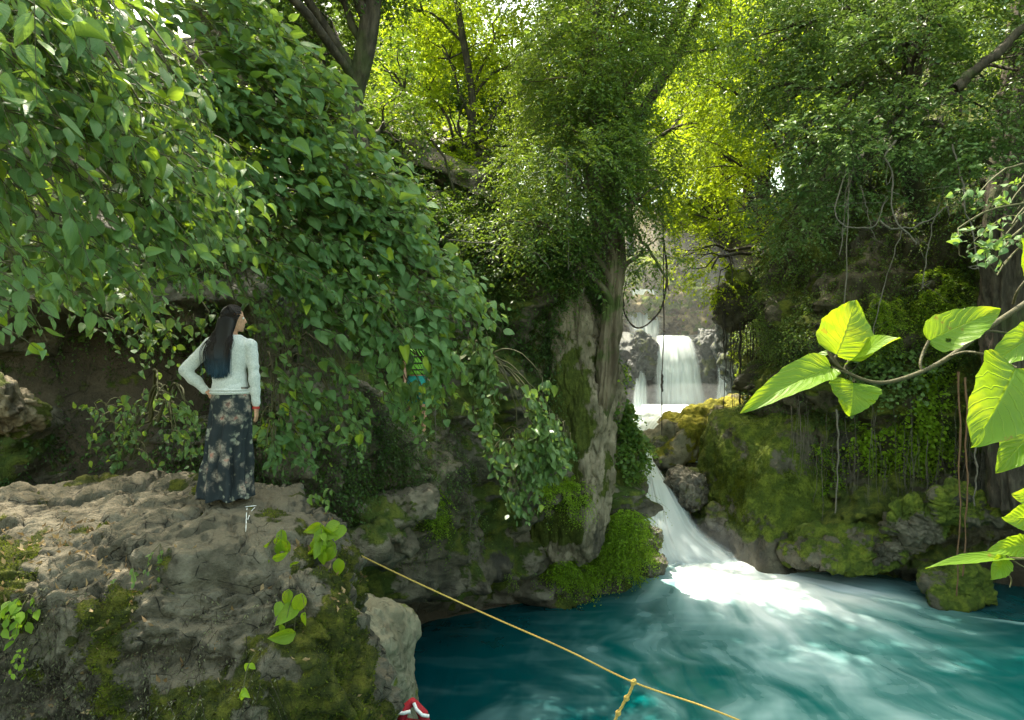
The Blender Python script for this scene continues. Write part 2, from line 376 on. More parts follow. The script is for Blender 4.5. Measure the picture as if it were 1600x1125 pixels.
def sb_left(x, y, z):
    u = np.interp(x, [-4,-2.2,-1,3.5], [0,.4,1,1])        # undercut only along the pool
    prof = np.interp(z, [-6.6,-5.4,-4.78,-4.62,-4.45,-3.6,-2,-.4,0,1.5,3.5,6,11], [1.2,.75,.62,.1,-.12,-.05,.12,.35,.75,.95,2.7,6.3,14])
    prof2 = np.interp(z, [-6.6,-3.9,-3.2,-2,-1,0,1.5,3,6,11], [1.6,1.2,.2,-.25,.0,.6,1.2,2.3,6.3,14])
    cave = np.clip((-2.9-x)/.8, 0, 1)*np.interp(z, [-3,-2.4,-.4,.35,.8,1.4], [0,1.9,2.3,1.5,-.1,0])
    right = np.clip((y-16)/2, 0, 1)
    return prof*u + prof2*(1-u) + cave + right*np.interp(z, [-6,-4.5,-2,0,3,6], [-.1,.2,.5,.6,.6,.6])
def moss_left(V, n, s):
    m = fbm(V*.7, 4, 40)*1.3 + .12 + .25*np.clip(n[:,2], 0, 1)
    m += .45*np.exp(-((V[:,0]-2.6)/1.0)**2)*(V[:,2] < -1.5)*(V[:,1] > 13)
    return m
LV, LN, LM = cliff('cliff', LEFT, 46, zs, sb_left, M_cliff, 11, .8, moss_left)
def sb_right(x, y, z):
    p = np.interp(z, [-6.6,-5.3,-4.9,-4.2,-3.4,-2.6,-1.6,-.8,1,3,5,8,11], [.7,.2,-.35,-.2,.55,.75,.35,-.1,-.2,.1,.9,3.5,7])
    cave = np.exp(-((x-11.6)/1.1)**2)*np.exp(-((z+4.9)/.9)**2)*1.5
    return p + cave
def moss_right(V, n, s): return fbm(V*.6, 4, 60)*1.2 + .48 + .25*np.clip(n[:,2], 0, 1) - .5*np.exp(-((V[:,0]-11)/1.2)**2)*np.exp(-((V[:,2]+3.2)/1.3)**2)
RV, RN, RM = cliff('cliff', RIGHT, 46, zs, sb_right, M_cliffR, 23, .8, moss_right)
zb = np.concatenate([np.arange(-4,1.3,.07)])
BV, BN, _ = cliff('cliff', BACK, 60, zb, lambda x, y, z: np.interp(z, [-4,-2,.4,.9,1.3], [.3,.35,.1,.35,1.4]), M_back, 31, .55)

# ---- rocks
MGR = lambda V, n: fbm(V*1.1, 4, 15)*1.0+.80
def ico(sub):
    import bmesh
    bm = bmesh.new(); bmesh.ops.create_icosphere(bm, subdivisions=sub, radius=1)
    me = bpy.data.meshes.new('tmp'); bm.to_mesh(me); bm.free()
    V = np.empty(len(me.vertices)*3); me.vertices.foreach_get('co', V); Fa = np.empty(len(me.polygons)*3, np.int32); me.polygons.foreach_get('vertices', Fa)
    bpy.data.meshes.remove(me); return V.reshape(-1,3), Fa.reshape(-1,3)
_ico = {}
def rock(c, dims, seed, sub=6, planes=None, k=18, a1=.12, a2=.05, a3=.02, f=1.6, vor=.0, vf=1.5, topflat=0., rid=0., rot=0., mossf=None, npl=13, hr=(.72,1.0)):
    if sub not in _ico: _ico[sub] = ico(sub)
    D, Fa = _ico[sub]; g = np.random.default_rng(seed)
    if planes is None:
        pn = nrm(g.normal(size=(npl,3))*[1,1,.9]); ph = g.uniform(hr[0], hr[1], npl)
        pn = np.vstack([pn, np.eye(3), -np.eye(3)]); ph = np.concatenate([ph, np.full(6, 1.)])
    else:
        pn = nrm(np.array([q[0] for q in planes], float)); ph = np.array([np.dot(pn[i], np.array(q[1], float)-np.array(c)) for i, q in enumerate(planes)])
    dn = np.maximum(D@pn.T, 1e-3); r = ((ph[None]/dn)**-k).sum(1)**(-1./k)
    V = D*r[:,None]*np.array(dims); 
    if rot: cr, sr = math.cos(rot), math.sin(rot); V = np.stack([V[:,0]*cr-V[:,2]*sr, V[:,1], V[:,0]*sr+V[:,2]*cr], 1)
    V = V + np.array(c); n = normals(V, Fa)
    q = V*f + seed*3.1
    d = fbm(q*.6, 3, seed)*a1*2 + fbm(q*2, 4, seed+1)*a2*2 + fbm(q*7, 3, seed+2)*a3*2
    if rid:
        for sc_, am in ((.9,1.),(2.3,.45),(5.,.2)):
            wq = q+.35*np.stack([noise(q*1.4+11, 3), noise(q*1.4+23, 4), noise(q*1.4+37, 5)], 1)
            d -= rid*am*np.clip(1-np.abs(noise(wq*sc_*[1,1,1.5]+seed, seed+41))*7, 0, 1)**1.5
    if topflat: d = d*(1-topflat*np.clip((n[:,2]-.55)/.3, 0, 1))
    if vor:
        wp = V+.25*np.stack([fbm(V*1.5, 2, seed+5), fbm(V*1.5+9, 2, seed+6), fbm(V*1.5+19, 2, seed+7)], 1)
        _, fe, ci = voro(wp*vf, seed+3); d += vor*((ci-.5) - .55*np.exp(-fe/.06))
        _, fe, ci = voro(wp*vf*2.7, seed+4); d += vor*.35*((ci-.5) - .55*np.exp(-fe/.07))
    V = V + n*d[:,None]; n = normals(V, Fa)
    m = (fbm(V*1.2, 4, seed+8)*1.3+.25+.2*n[:,2]) if mossf is None else mossf(V, n)
    return V, Fa, n, m
def rock_thing(name, label, mat, *a, group=None, cat='rock', **kw):
    V, Fa, n, m = rock(*a, **kw); mb = MB(); mb.add(V, Fa, rnd=m); o = mb.build(name, mat, attr='moss')
    tag(o, label, cat, group); return V, n, m, o
def hit(V, px, py, tol=8, N=None):
    qx = CX+V[:,0]/np.maximum(V[:,1], .1)*F; qy = CY-V[:,2]/np.maximum(V[:,1], .1)*F
    m = np.where((abs(qx-px) < tol) & (abs(qy-py) < tol) & (V[:,1] > .2))[0]
    if len(m) == 0: return hit(V, px, py, tol*2.5, N) if tol < 400 else 0
    return m[np.argmin(V[m,1])]

M_hero = rock_mat('grey_boulder_rock', (.060,.054,.037), (.145,.132,.098), (.036,.031,.021), moss=(.035,.045,.007), moss2=(.11,.115,.014), cover=.9, bumpd=.075, sc=1.9, dust=(.16,.135,.090), crack=1.0, stain=(.05,.045,.03))
M_pale = rock_mat('pale_limestone', (.14,.125,.08), (.235,.215,.145), (.09,.08,.05), moss=(.12,.15,.03), moss2=(.2,.23,.04), cover=.5, bumpd=.03, sc=1.6)
M_mossy = rock_mat('mossy_boulder_rock', (.06,.055,.035), (.13,.115,.08), (.04,.036,.024), moss=(.062,.092,.011), moss2=(.15,.185,.02), cover=1, bumpd=.05, sc=1., wet=.3)
M_lean = rock_mat('sun_tinted_boulder_rock', (.15,.135,.085), (.27,.245,.165), (.10,.088,.055), moss=(.14,.14,.015), moss2=(.30,.27,.03), cover=1, bumpd=.06, sc=1., wet=.2)  # paler rock and yellower moss: sunlit look put into the colours
M_wet = rock_mat('wet_river_rock', (.06,.052,.035), (.14,.125,.09), (.04,.036,.025), moss=(.07,.09,.01), moss2=(.14,.16,.02), cover=.6, bumpd=.04, sc=1.8, wet=1.)
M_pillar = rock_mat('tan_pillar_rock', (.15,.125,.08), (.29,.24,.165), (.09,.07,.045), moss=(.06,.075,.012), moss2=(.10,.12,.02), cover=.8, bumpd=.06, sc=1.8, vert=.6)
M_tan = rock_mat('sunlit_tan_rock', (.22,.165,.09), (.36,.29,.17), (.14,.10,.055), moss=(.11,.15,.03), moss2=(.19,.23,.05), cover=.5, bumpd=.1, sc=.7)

hc = (-3.3, 5.8, -3.0)
hero_planes = [((-.03,-.10,1),(-2.6,5.7,-1.20)), ((.9,.15,.42),(-1.16,5.15,-1.9)), ((.63,.1,.77),(-1.47,5.45,-1.42)), ((.98,.2,.1),(-.97,4.9,-2.4)), ((0,-.62,.8),(-3,4.98,-1.36)),
    ((.05,-1,.12),(-2.5,4.55,-2.0)), ((.1,-.85,-.55),(-2.5,4.5,-2.45)), ((.55,-.85,.1),(-1.3,4.6,-2.2)), ((0,1,.35),(-3,7.0,-1.5)), ((.5,1,.2),(-1.6,6.5,-1.5)), ((-1,0,0),(-7.2,6,-2)),
    ((-.35,-.9,-.1),(-4.4,4.5,-2)), ((-.2,-.2,1),(-4.9,5.6,-1.42)), ((0,0,-1),(-3,6,-6.5))]
def hero_moss(V, n):
    m = fbm(V*1.3, 5, 71, .6)*1.9 + .44
    m += .28*np.exp(-((V[:,0]+1.9)/.9)**2 - ((V[:,2]+2.1)/.45)**2) + .25*np.exp(-((V[:,0]+1.2)/.5)**2)
    m -= .9*np.clip((V[:,2]+1.62)/.2, 0, 1)
    return m
HV, HN, HM, hero = rock_thing('boulder', 'huge grey mossy boulder with a dusty flat top that the woman stands on', M_hero, hc, (1,1,1), 5, sub=8, planes=hero_planes, k=24,
    a1=.12, a2=.034, a3=.018, f=1.5, vor=.12, vf=1.45, topflat=.55, rid=.075, mossf=hero_moss, cat='boulder')
PV, PN, PM_, _o = rock_thing('boulder', 'pale cream limestone rock wedged beside the huge grey boulder above the pool', M_pale, (-1.95,7.7,-4.1), (1,1,1), 8, sub=7,
    planes=[((1,-.1,0.1),(-1.27,7.5,-3)), ((.2,-1,.25),(-1.5,7.1,-3)), ((0,.3,1),(-1.7,7.3,-2.62)), ((.8,-.2,.7),(-1.48,7.4,-2.65)), ((-1,0,0),(-3,7.7,-3)), ((0,1,0),(-2,8.3,-3)), ((0,0,-1),(-2,8,-6.5)), ((.9,-.6,-.15),(-1.30,7.2,-3.4))],
    k=16, a1=.08, a2=.022, a3=.008, vor=.07, vf=1.1, mossf=lambda V, n: fbm(V*1.4, 3, 5)*.8-.12+.35*np.clip((V[:,0]+1.2)/.1, 0, 1))
rock_thing('rock', 'rough grey rock at the lower left corner behind the huge boulder', M_hero, (-4.4,6.3,-4.4), (1.5,1.3,1.2), 15, vor=.06)
rock_thing('rock', 'tan sunlit rock ledge at the left edge behind the huge boulder', M_pillar, P(-12,650,7.4), (.52,.6,.36), 21, vor=.10, k=10)
PIL = rock_thing('rock', 'tall tan rock pillar below the fused roots of the old tree', M_pillar, P(903,600,15.75), (1.22,1.1,3.9), 93, sub=8, k=9, a1=.14, a2=.06, a3=.015, f=np.array([1.5,1.5,.45]), vor=.09, vf=np.array([1.5,1.5,.5]), mossf=lambda V, n: fbm(V*1.1, 3, 5)*1.2+.02+.6*np.clip((1.75-V[:,0])/.35, 0, 1)+.45*np.clip((V[:,2]-.3)/1.5, 0, 1))
# boulders of the cascade
B1 = rock_thing('boulder', 'long slanting boulder with sunlit mossy top between the two waterfalls', M_lean, P(1112,668,23.4)+[0,.3,-.1], (2.35,1.4,.84), 33, sub=7, rot=.42, k=12, vor=.07, vf=.8, a1=.25, a2=.1, f=.9,
    mossf=lambda V, n: fbm(V*.9, 4, 4)*1.1+.78-.6*np.clip((5.9-V[:,0])/.6, 0, 1), cat='boulder')
B2 = rock_thing('boulder', 'tallest boulder, cloaked in olive moss, at the left end of the right bank', M_mossy, (6.95,19.3,-3.8), (1,1,1), 34, sub=8, k=14,
    planes=[((-.9,-.35,.28),P(1170,750,18.6)),((-.9,-.2,-.1),P(1148,830,18.6)),((-.2,-.25,1),P(1200,655,19.6)),((.1,-1,.28),P(1200,800,17.95)),((.75,-.6,.2),(8.2,18.2,-3.5)),((1,0,0),(8.9,19,-3)),((0,1,0),(7,21.2,-3)),((0,0,-1),(7,19,-6.8)),((-.55,-.8,.35),P(1188,780,18.1)),((.5,-.5,.8),(8.0,18.8,-1.6))],
    a1=.18, a2=.04, a3=.012, f=.9, vor=.05, vf=.7, mossf=lambda V, n: fbm(V*.8, 4, 14)*.9+.85-1.2*np.clip((-4.6-V[:,2])/.5, 0, 1), cat='boulder')
rock_thing('boulder', 'sunlit yellow mossy block perched left of the tallest boulder', M_lean, P(1172,672,20.6), (.62,.7,.62), 35, sub=6, k=12, vor=.1, mossf=lambda V, n: fbm(V, 3, 3)+.5)
rock_thing('boulder', 'wet rounded boulder with white streaks at the right side of the chute', M_wet, P(1074,772,20.6), (.64,.7,.70), 36, sub=6, k=9, vor=.05, mossf=lambda V, n: fbm(V*1.3, 3, 3)+.35*(V[:,0] > 5.35)-.1)
rock_thing('rock', 'small wet grey rock tucked under the slanting boulder', M_wet, P(1113,790,20.4), (.36,.4,.36), 37, sub=5, k=10)
rock_thing('rock', 'grey rock awash between chute boulder and tallest boulder', M_wet, P(1128,806,19.7), (.42,.4,.34), 38, sub=5, k=10)
rock_thing('boulder', 'dark wet rock beside the foot of the chute', M_wet, P(1014,848,18.3), (.34,.4,.42), 39, sub=6, k=8)
rock_thing('boulder', 'low rounded rock with a green moss cap at the pool edge', M_mossy, P(1012,884,17.7), (.62,.6,.42), 40, sub=6, k=8, a1=.05, mossf=lambda V, n: fbm(V, 3, 3)*.6+.5*np.clip((V[:,2]+5.2)/.2, -1, 1))
rock_thing('rock', 'flat brown rock splashed by the upper rapids', M_wet, P(1032,690,23.2), (.55,.6,.4), 41, sub=6, k=9)
rock_thing('rock', 'mossy stone left of the slanting boulder, in the rapids', M_mossy, P(1046,716,22.6), (.5,.5,.45), 42, sub=6, k=9)
rock_thing('boulder', 'low mossy rock shelf along the foot of the right bank', M_mossy, P(1330,862,16.9), (1.5,.8,.55), 43, sub=7, k=12, vor=.1, a1=.15, mossf=MGR)
rock_thing('boulder', 'green nosed rock jutting over the pool near the right edge', M_mossy, P(1490,905,15.6), (.75,.7,.42), 44, sub=6, k=10, vor=.07, mossf=MGR)
rock_thing('rock', 'green slab in the middle of the right bank foot', M_mossy, P(1262,868,17.6), (.9,.7,.4), 45, sub=6, k=10, vor=.07, mossf=MGR)
for i, (px, py, Yd, s) in enumerate([(1430,810,15.9,.62),(1395,850,16.2,.5),(1500,785,15.4,.5)]):
    rock_thing('rock', 'one of the brown knobbly stones bulging from the right bank under the hanging roots', M_mossy, P(px,py,Yd+.15), (s*1.2,s*.7,s*.8), 50+i, sub=6, k=14, vor=.16, vf=2.6, a1=.14, mossf=lambda V, n: fbm(V*1.4, 3, 5)*1.2+.45, group='knobbly stones in the right bank')
# left ledge knobs
for i, (px, py, Yd, s) in enumerate([(570,800,10.6,.42),(600,835,10.4,.5),(560,850,10.2,.36),(640,800,10.9,.45)]):
    rock_thing('rock', 'one of the grey rounded knobs under the overhang right of the huge boulder', M_cliff, P(px,py,Yd), (s*1.1,s,s*.72), 70+i, sub=5, k=8, vor=.05, group='knobs under the left overhang',
        mossf=lambda V, n: fbm(V*1.4, 3, 5)+.05)
# upper course behind the fall
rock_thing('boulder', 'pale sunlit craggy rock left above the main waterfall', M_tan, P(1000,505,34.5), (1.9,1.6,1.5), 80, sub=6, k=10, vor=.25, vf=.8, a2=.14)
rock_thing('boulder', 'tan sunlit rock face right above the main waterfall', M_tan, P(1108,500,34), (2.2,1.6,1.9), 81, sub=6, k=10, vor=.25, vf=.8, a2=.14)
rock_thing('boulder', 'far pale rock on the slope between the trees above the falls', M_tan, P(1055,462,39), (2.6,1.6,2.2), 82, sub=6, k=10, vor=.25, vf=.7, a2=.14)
rock_thing('rock', 'dark wet rock dividing the small left fall from the main waterfall', M_back, P(1005,560,30.6), (.8,.6,1.2), 83, sub=6, k=9, vor=.1)
rock_thing('rock', 'dark wet rock right of the main waterfall', M_back, P(1118,570,30.2), (.75,.7,1.6), 84, sub=6, k=9, vor=.1)

# ---------------------------------------------------------------- water
def water_mat(name, c_dark, c_light, wh=(.80,.87,.88)):
    g = NT(name); f = g.attr('foam'); p = g.pos()
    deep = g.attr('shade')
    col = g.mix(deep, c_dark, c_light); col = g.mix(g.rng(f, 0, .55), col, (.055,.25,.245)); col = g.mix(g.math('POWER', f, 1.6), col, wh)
    h = g.noise(1.3, 3, .5, g.vscale(p, (1.3,.35,1)), .6)
    b = g.n('BsdfPrincipled', {'Base Color':col, 'Roughness':g.math('ADD', .16, g.math('MULTIPLY', f, .5)), 'IOR':1.33, 'Specular IOR Level':.26, 'Normal':g.bump(h, .35, .12)})
    return g.surf(b)
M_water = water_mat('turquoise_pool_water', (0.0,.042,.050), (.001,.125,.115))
def foam_fn(x, y):
    S = np.array([5.15,19.2]); dx, dy = x-S[0], S[1]-y; r = np.hypot(dx, dy)+1e-6; th = np.arctan2(dx, np.maximum(dy, -8))
    q0 = np.stack([x, y, 0*x], 1)
    wx = fbm(q0*.5, 2, 91)*.55; wy = fbm(q0*.5+7, 2, 92)*.55
    ths = th + wx*.12
    st = fbm(np.stack([ths*8, r*.26, 0*x], 1), 4, 93, .45); st2 = fbm(np.stack([ths*34+5, r*.40, 0*x], 1), 3, 94, .5)
    curl = fbm(np.stack([x*1.1+wx*1.2, (y+wy*1.2)*.55, 0*x+3], 1)*1.1, 4, 95, .55)
    cen = np.interp(r, [0,3,6,12], [.14,.16,.04,-.12]); wid = np.interp(r, [0,2.5,5,9,13], [1.7,1.0,.68,.54,.46])
    env = np.exp(-np.abs((th-cen)/wid)**2.4)*np.interp(r, [0,1.5,3,5,7.5,11,15], [1.05,1.05,.95,.70,.58,.36,.08])
    lefty = np.clip((-th+.12)*2.2+.15, 0, 1)
    big = fbm(q0*[.32,.22,1]+3, 2, 96)
    tex = st*.95*(1-.6*lefty) + st2*.35*(1-.7*lefty) + curl*(.35+.9*lefty) + big*1.1
    foam = np.clip(env*(.64+tex*.72)-.05, 0, 1)**1.15*np.interp(r, [0,4,8], [1,.9,.72])
    core = 1.5*np.exp(-((x-5.5)/1.35)**2-((y-17.9)/1.5)**2) + 1.15*np.exp(-((x-6.5)/2.3)**2-((y-16.4)/1.3)**2) + .62*np.exp(-((x-6.4)/2.6)**2-((y-14.6)/1.8)**2)
    foam = np.maximum(foam, np.clip(core*(1+.8*st), 0, 1))
    far = .06*np.clip(fbm(np.stack([x*.6, y*1.8, 0*x], 1), 3, 97)*2.5, 0, 1)
    ln = np.exp(-((y-(15.0-.42*(x-8.8)) + .12*wx)/.10)**2)*np.clip((x-9)/1.5, 0, 1)*.45
    sw = .22*np.exp(-((x+.2)/.5)**2-((y-10.2)/.8)**2)*np.clip(curl*3, 0, 1)
    foam = np.clip(np.maximum(foam+far, ln)+sw, 0, 1)
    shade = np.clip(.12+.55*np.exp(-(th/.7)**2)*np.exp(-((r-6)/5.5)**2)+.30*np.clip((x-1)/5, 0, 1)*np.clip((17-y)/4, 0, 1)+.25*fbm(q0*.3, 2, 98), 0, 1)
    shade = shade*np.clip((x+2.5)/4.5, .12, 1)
    return foam, shade
def water(name, x0, x1, y0, y1, st, z, fn, mat):
    xs = np.arange(x0, x1, st); ys = np.arange(y0, y1, st); X, Y = np.meshgrid(xs, ys, indexing='ij')
    q = np.stack([X.ravel(), Y.ravel(), 0*X.ravel()], 1); fo, sh = fn(q[:,0], q[:,1])
    zz = z + .03*fbm(q*[1.0,.5,1], 3, 9) + .05*fo - (np.clip(26.6-q[:,1], 0, 9)**1.3*.22 if z > -4 else 0)
    mb = MB(); mb.add(np.stack([q[:,0], q[:,1], zz], 1), grid_faces(len(xs), len(ys)), rnd=fo)
    o = mb.build(name, mat, attr='foam'); a = o.data.attributes.new('shade', 'FLOAT', 'POINT'); a.data.foreach_set('value', np.clip(sh, 0, 1).astype(np.float32))
    return tag(o, kind='structure')
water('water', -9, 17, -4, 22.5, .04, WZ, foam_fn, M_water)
def foam_up(x, y):
    q = np.stack([x, y, 0*x], 1); return np.clip(.85+.7*fbm(q*[1.5,.7,1], 4, 5), .45, 1), np.full(len(x), .8)
water('water', 3, 12, 22.6, 31.2, .08, -2.08, foam_up, M_water)
def fall_mat(name, tint=(.80,.88,.90), amin=.0, freq=16, dens=1., sc2=1.):
    g = NT(name); uv = g.n('UVMap').outputs[0]; e = g.attr('rnd')
    n1 = g.noise(1., 4, .6, g.vscale(uv, (freq, .9*sc2, 1))); n2 = g.noise(1., 3, .6, g.vscale(uv, (freq*.3, .5*sc2, 1)))
    a = g.math('MULTIPLY', e, g.rng(g.math('ADD', g.math('MULTIPLY', n1, .5), g.math('MULTIPLY', n2, .5)), .30, .62, .10*dens, 1.0*dens), clamp=True)
    d = g.n('BsdfPrincipled', {'Base Color':g.mix(n1, tuple(x*.75 for x in tint), tint), 'Roughness':.6, 'Specular IOR Level':.2})
    t = g.n('BsdfTranslucent', {'Color':tint}); s = g.n('MixShader', {0:.35, 1:d, 2:t})
    return g.surf(g.n('MixShader', {0:a, 1:g.n('BsdfTransparent'), 2:s}))
M_fall = fall_mat('falling_water', dens=1.0, freq=8); M_chute = fall_mat('rapids_water', dens=1.5, freq=8, sc2=1.2); M_veil = fall_mat('thin_falling_water', dens=.75, freq=9)
def fall(label, Lp, Rp, mat, layers=3, gap=.12, bulge=.2, seed=0, edge=.16, endfade=.12, wob=.05, topfade=.02):
    mb = MB(); nu, nv = 60, 90
    for k in range(layers):
        l = spline(Lp, nv); r = spline(Rp, nv); s = np.linspace(0,1,nu)[:,None,None]; t = np.linspace(0,1,nv)
        V = l[None]*(1-s)+r[None]*s; s1 = s[:,:,0]
        q = np.stack([np.broadcast_to(s1*9, (nu,nv)), np.broadcast_to(t[None]*1.3, (nu,nv)), np.full((nu,nv), k*3.+seed)], -1).reshape(-1,3)
        n = fbm(q, 3, seed).reshape(nu,nv)
        V[:,:,1] += k*gap - bulge*np.sin(np.pi*s1) + n*wob*2; V[:,:,0] += n*wob; V[:,:,2] += n*wob*.5
        wv = .3*fbm(np.stack([np.full(nv, seed*1.), t*3, t*0+k], 1), 2, 3)
        ed = np.clip(np.minimum(s1, 1-s1)/edge + wv[None]*.6, 0, 1); ed = ed*ed*(3-2*ed)
        a = ed*np.clip(t/topfade+.3, 0, 1)[None]*np.clip((1-t)/endfade+.15, 0, 1)[None]
        uv = np.stack([np.broadcast_to(s1+.37*k, (nu,nv)), np.broadcast_to(t[None]+k*.5, (nu,nv))], -1)
        mb.add(V.reshape(-1,3), grid_faces(nu,nv), uv.reshape(-1,2), a.ravel())
    return tag(mb.build('waterfall', mat), label, 'waterfall')
# main fall: water slides over the lip and drops
fall('broad white main waterfall dropping over the back wall', [P(1026,525,33),P(1025,527,31.2),P(1023,560,30.2),P(1021,600,30),P(1019,640,29.8)],
     [P(1078,524,33),P(1084,530,31.2),P(1096,560,30.2),P(1103,600,30),P(1110,642,29.8)], M_fall, 4, .10, .35, 3, .22)
fall('small veil of water left of the main waterfall', [P(1000,568,30.6),P(992,590,30.2),P(988,618,29.9),P(986,645,29.6)], [P(1004,568,30.6),P(1011,590,30.2),P(1014,618,29.9),P(1016,645,29.6)], M_veil, 3, .1, .1, 5, .3)
fall('thin bell shaped fall right of the main waterfall', [P(1127,556,29.6),P(1122,572,29.4),P(1120,600,29.2),P(1116,640,29)], [P(1133,556,29.6),P(1141,576,29.4),P(1147,600,29.2),P(1152,640,29)], M_veil, 3, .1, .1, 6, .3)
fall('faint sunlit cascade on the pale rock above the main waterfall', [P(982,452,36.5),P(978,475,34),P(976,500,33),P(985,530,32.2)], [P(1030,452,36.5),P(1036,475,34),P(1040,500,33),P(1035,530,32.2)], M_veil, 2, .1, .1, 7, .3)
fall('churning white rapids spilling from the upper pool', [P(1000,632,28),P(996,648,26),P(994,668,24.6),P(996,700,23),P(1008,726,22)], [P(1140,634,28),P(1100,645,26.2),P(1050,664,24.6),P(1024,700,23.2),P(1022,726,22)], M_chute, 4, .10, .05, 8, .22, .02, .05)
fall('lower chute of white water plunging into the turquoise pool', [P(1006,722,22),P(1000,750,21.1),P(996,790,20.2),P(990,830,19.3),P(980,862,18.6),P(960,880,18.3)], [P(1023,722,22),P(1044,750,21.1),P(1072,790,20.2),P(1100,830,19.4),P(1150,862,18.8),P(1200,880,18.5)], M_chute, 6, .09, .30, 9, .30, .30, .05)
# ================================================================ surface lookup helpers
class Surf:
    def __init__(s, V, N, b=6):
        s.V, s.N, s.b = V, N, b
        y = np.maximum(V[:,1], .1); qx = CX+V[:,0]/y*F; qy = CY-V[:,2]/y*F
        s.nx, s.ny = 1800//b, 1500//b
        ix = ((qx+100)//b).astype(int); iy = ((qy+200)//b).astype(int)
        ok = (ix >= 0) & (ix < s.nx) & (iy >= 0) & (iy < s.ny) & (V[:,1] > .3); idx = np.where(ok)[0]
        s.t = np.full(s.nx*s.ny, -1); o = idx[np.argsort(-V[idx,1])]; s.t[ix[o]*s.ny+iy[o]] = o
    def at(s, px, py):
        px = np.asarray(px, float); py = np.asarray(py, float)
        ix = np.clip(((px+100)//s.b).astype(int), 0, s.nx-1); iy = np.clip(((py+200)//s.b).astype(int), 0, s.ny-1)
        r = s.t[ix*s.ny+iy]
        for d in [(1,0),(-1,0),(0,1),(0,-1),(2,0),(-2,0),(0,2),(0,-2),(3,3),(-3,3)]:
            m = r < 0
            if not np.any(m): break
            r = np.where(m, s.t[np.clip(ix+d[0],0,s.nx-1)*s.ny+np.clip(iy+d[1],0,s.ny-1)], r)
        return r
SL, SR, SH = Surf(LV, LN), Surf(RV, RN), Surf(HV, HN, 4)
SB2 = Surf(B2[0], B2[1])
def inpoly(pts, poly):
    x, y = pts[:,0], pts[:,1]; ins = np.zeros(len(pts), bool); n = len(poly)
    for i in range(n):
        a, b = poly[i], poly[(i+1) % n]
        ins ^= ((a[1] > y) != (b[1] > y)) & (x < (b[0]-a[0])*(y-a[1])/((b[1]-a[1]) or 1e-9)+a[0])
    return ins
def polypts(poly, n):
    q = np.array(poly, float); out = np.zeros((0,2))
    while len(out) < n:
        c = rng.uniform(q.min(0), q.max(0), (n*3,2)); out = np.vstack([out, c[inpoly(c, q)]])
    return out[:n]
def Pn(px, py, Y): px, py, Y = np.broadcast_arrays(px, py, Y); return np.stack([(px-CX)*Y/F, Y, (CY-py)*Y/F], -1).astype(float)

# ================================================================ leaf materials
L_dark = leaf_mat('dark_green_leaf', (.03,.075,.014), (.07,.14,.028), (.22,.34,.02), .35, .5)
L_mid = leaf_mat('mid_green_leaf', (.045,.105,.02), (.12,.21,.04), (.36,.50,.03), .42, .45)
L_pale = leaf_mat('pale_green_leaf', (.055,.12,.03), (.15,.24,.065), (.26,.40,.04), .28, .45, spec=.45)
L_yel = leaf_mat('backlit_yellow_green_leaf', (.09,.15,.006), (.20,.26,.010), (.56,.72,.02), .60, .5)  # glow of backlight mixed into the leaf colours
L_fern = leaf_mat('bright_fern_leaf', (.12,.24,.015), (.30,.46,.025), (.5,.68,.03), .5, .5)
L_big = leaf_mat('broad_hairy_leaf', (.045,.12,.036), (.16,.28,.095), (.36,.52,.02), .40, .5, veins=True, spec=.35, old=(.30,.40,.02))  # old: a few young yellow-green leaves coloured to stand in for sunflecks
L_lit = leaf_mat('sunlit_broad_leaf', (.11,.21,.010), (.18,.29,.012), (.42,.60,.010), .5, .42, veins=True, spots=.7, spec=.35)
M_stem = plain('green_brown_stem', (.07,.07,.03), .7, .2)
M_twig = bark_mat('twig_bark', (.035,.028,.02), (.09,.075,.055), sc=20, mossy=.2)
M_bark = bark_mat('dark_trunk_bark', (.03,.025,.018), (.085,.07,.05))
M_bark2 = bark_mat('pale_trunk_bark', (.06,.045,.028), (.20,.16,.105), mossy=.8, sc=1.6)
M_root = plain('pale_aerial_root', (.125,.11,.085), .8, .2)
M_rootd = plain('dark_aerial_root', (.045,.038,.03), .8, .2)

# ================================================================ trees
def blob_leaves(mb, c, r, n, leaf, T=DIA, L=.55, nl=10, droop=.4, width=.55, clump=.9, thr=-.06, lo=0., hi=1., stems=True, hang=.15, up=.75):
    m = int(n*1.9); u = rv(m); rad = .35+.65*rng.random(m)**.45
    p = np.array(c)+u*rad[:,None]*np.array(r)
    f = fbm(p/clump, 2, 77); keep = f > thr; p, u, f = p[keep][:n], u[keep][:n], f[keep][:n]
    d = nrm(u*[.8,.8,.45]+rv(len(p))*.55+[0,0,-.12])
    rb = np.clip(lo+(hi-lo)*(.5+.9*fbm(p/1.3+7, 2, 78)+.25*(rng.random(len(p))-.5)), 0, 1)
    sprays(mb, p, d, L*(.7+.6*rng.random(len(p))), nl, leaf*(.8+.4*rng.random(len(p))), T, width, droop, L*.006, rbase=rb, stems=stems, hang=hang, up=up)
def px_blob(b): 
    px, py, Y, rx, ry = b[:5]; rx_, rz_ = rx*Y/F, ry*Y/F; ryd = b[5] if len(b) > 5 else (rx_+rz_)*.5
    return P(px, py, Y), np.array([rx_, ryd, rz_])
def wig(a, b, n, amp, sag=0.):
    s = np.linspace(0,1,n)[:,None]; p = np.array(a)*(1-s)+np.array(b)*s
    w_ = np.cumsum(rng.normal(size=(n,3)), 0); w_ -= w_[0]*(1-s)+w_[-1]*s
    p = p+w_*amp*np.linalg.norm(np.array(b)-np.array(a))/n; p[:,2] += (sag*4*s*(1-s))[:,0]; return p
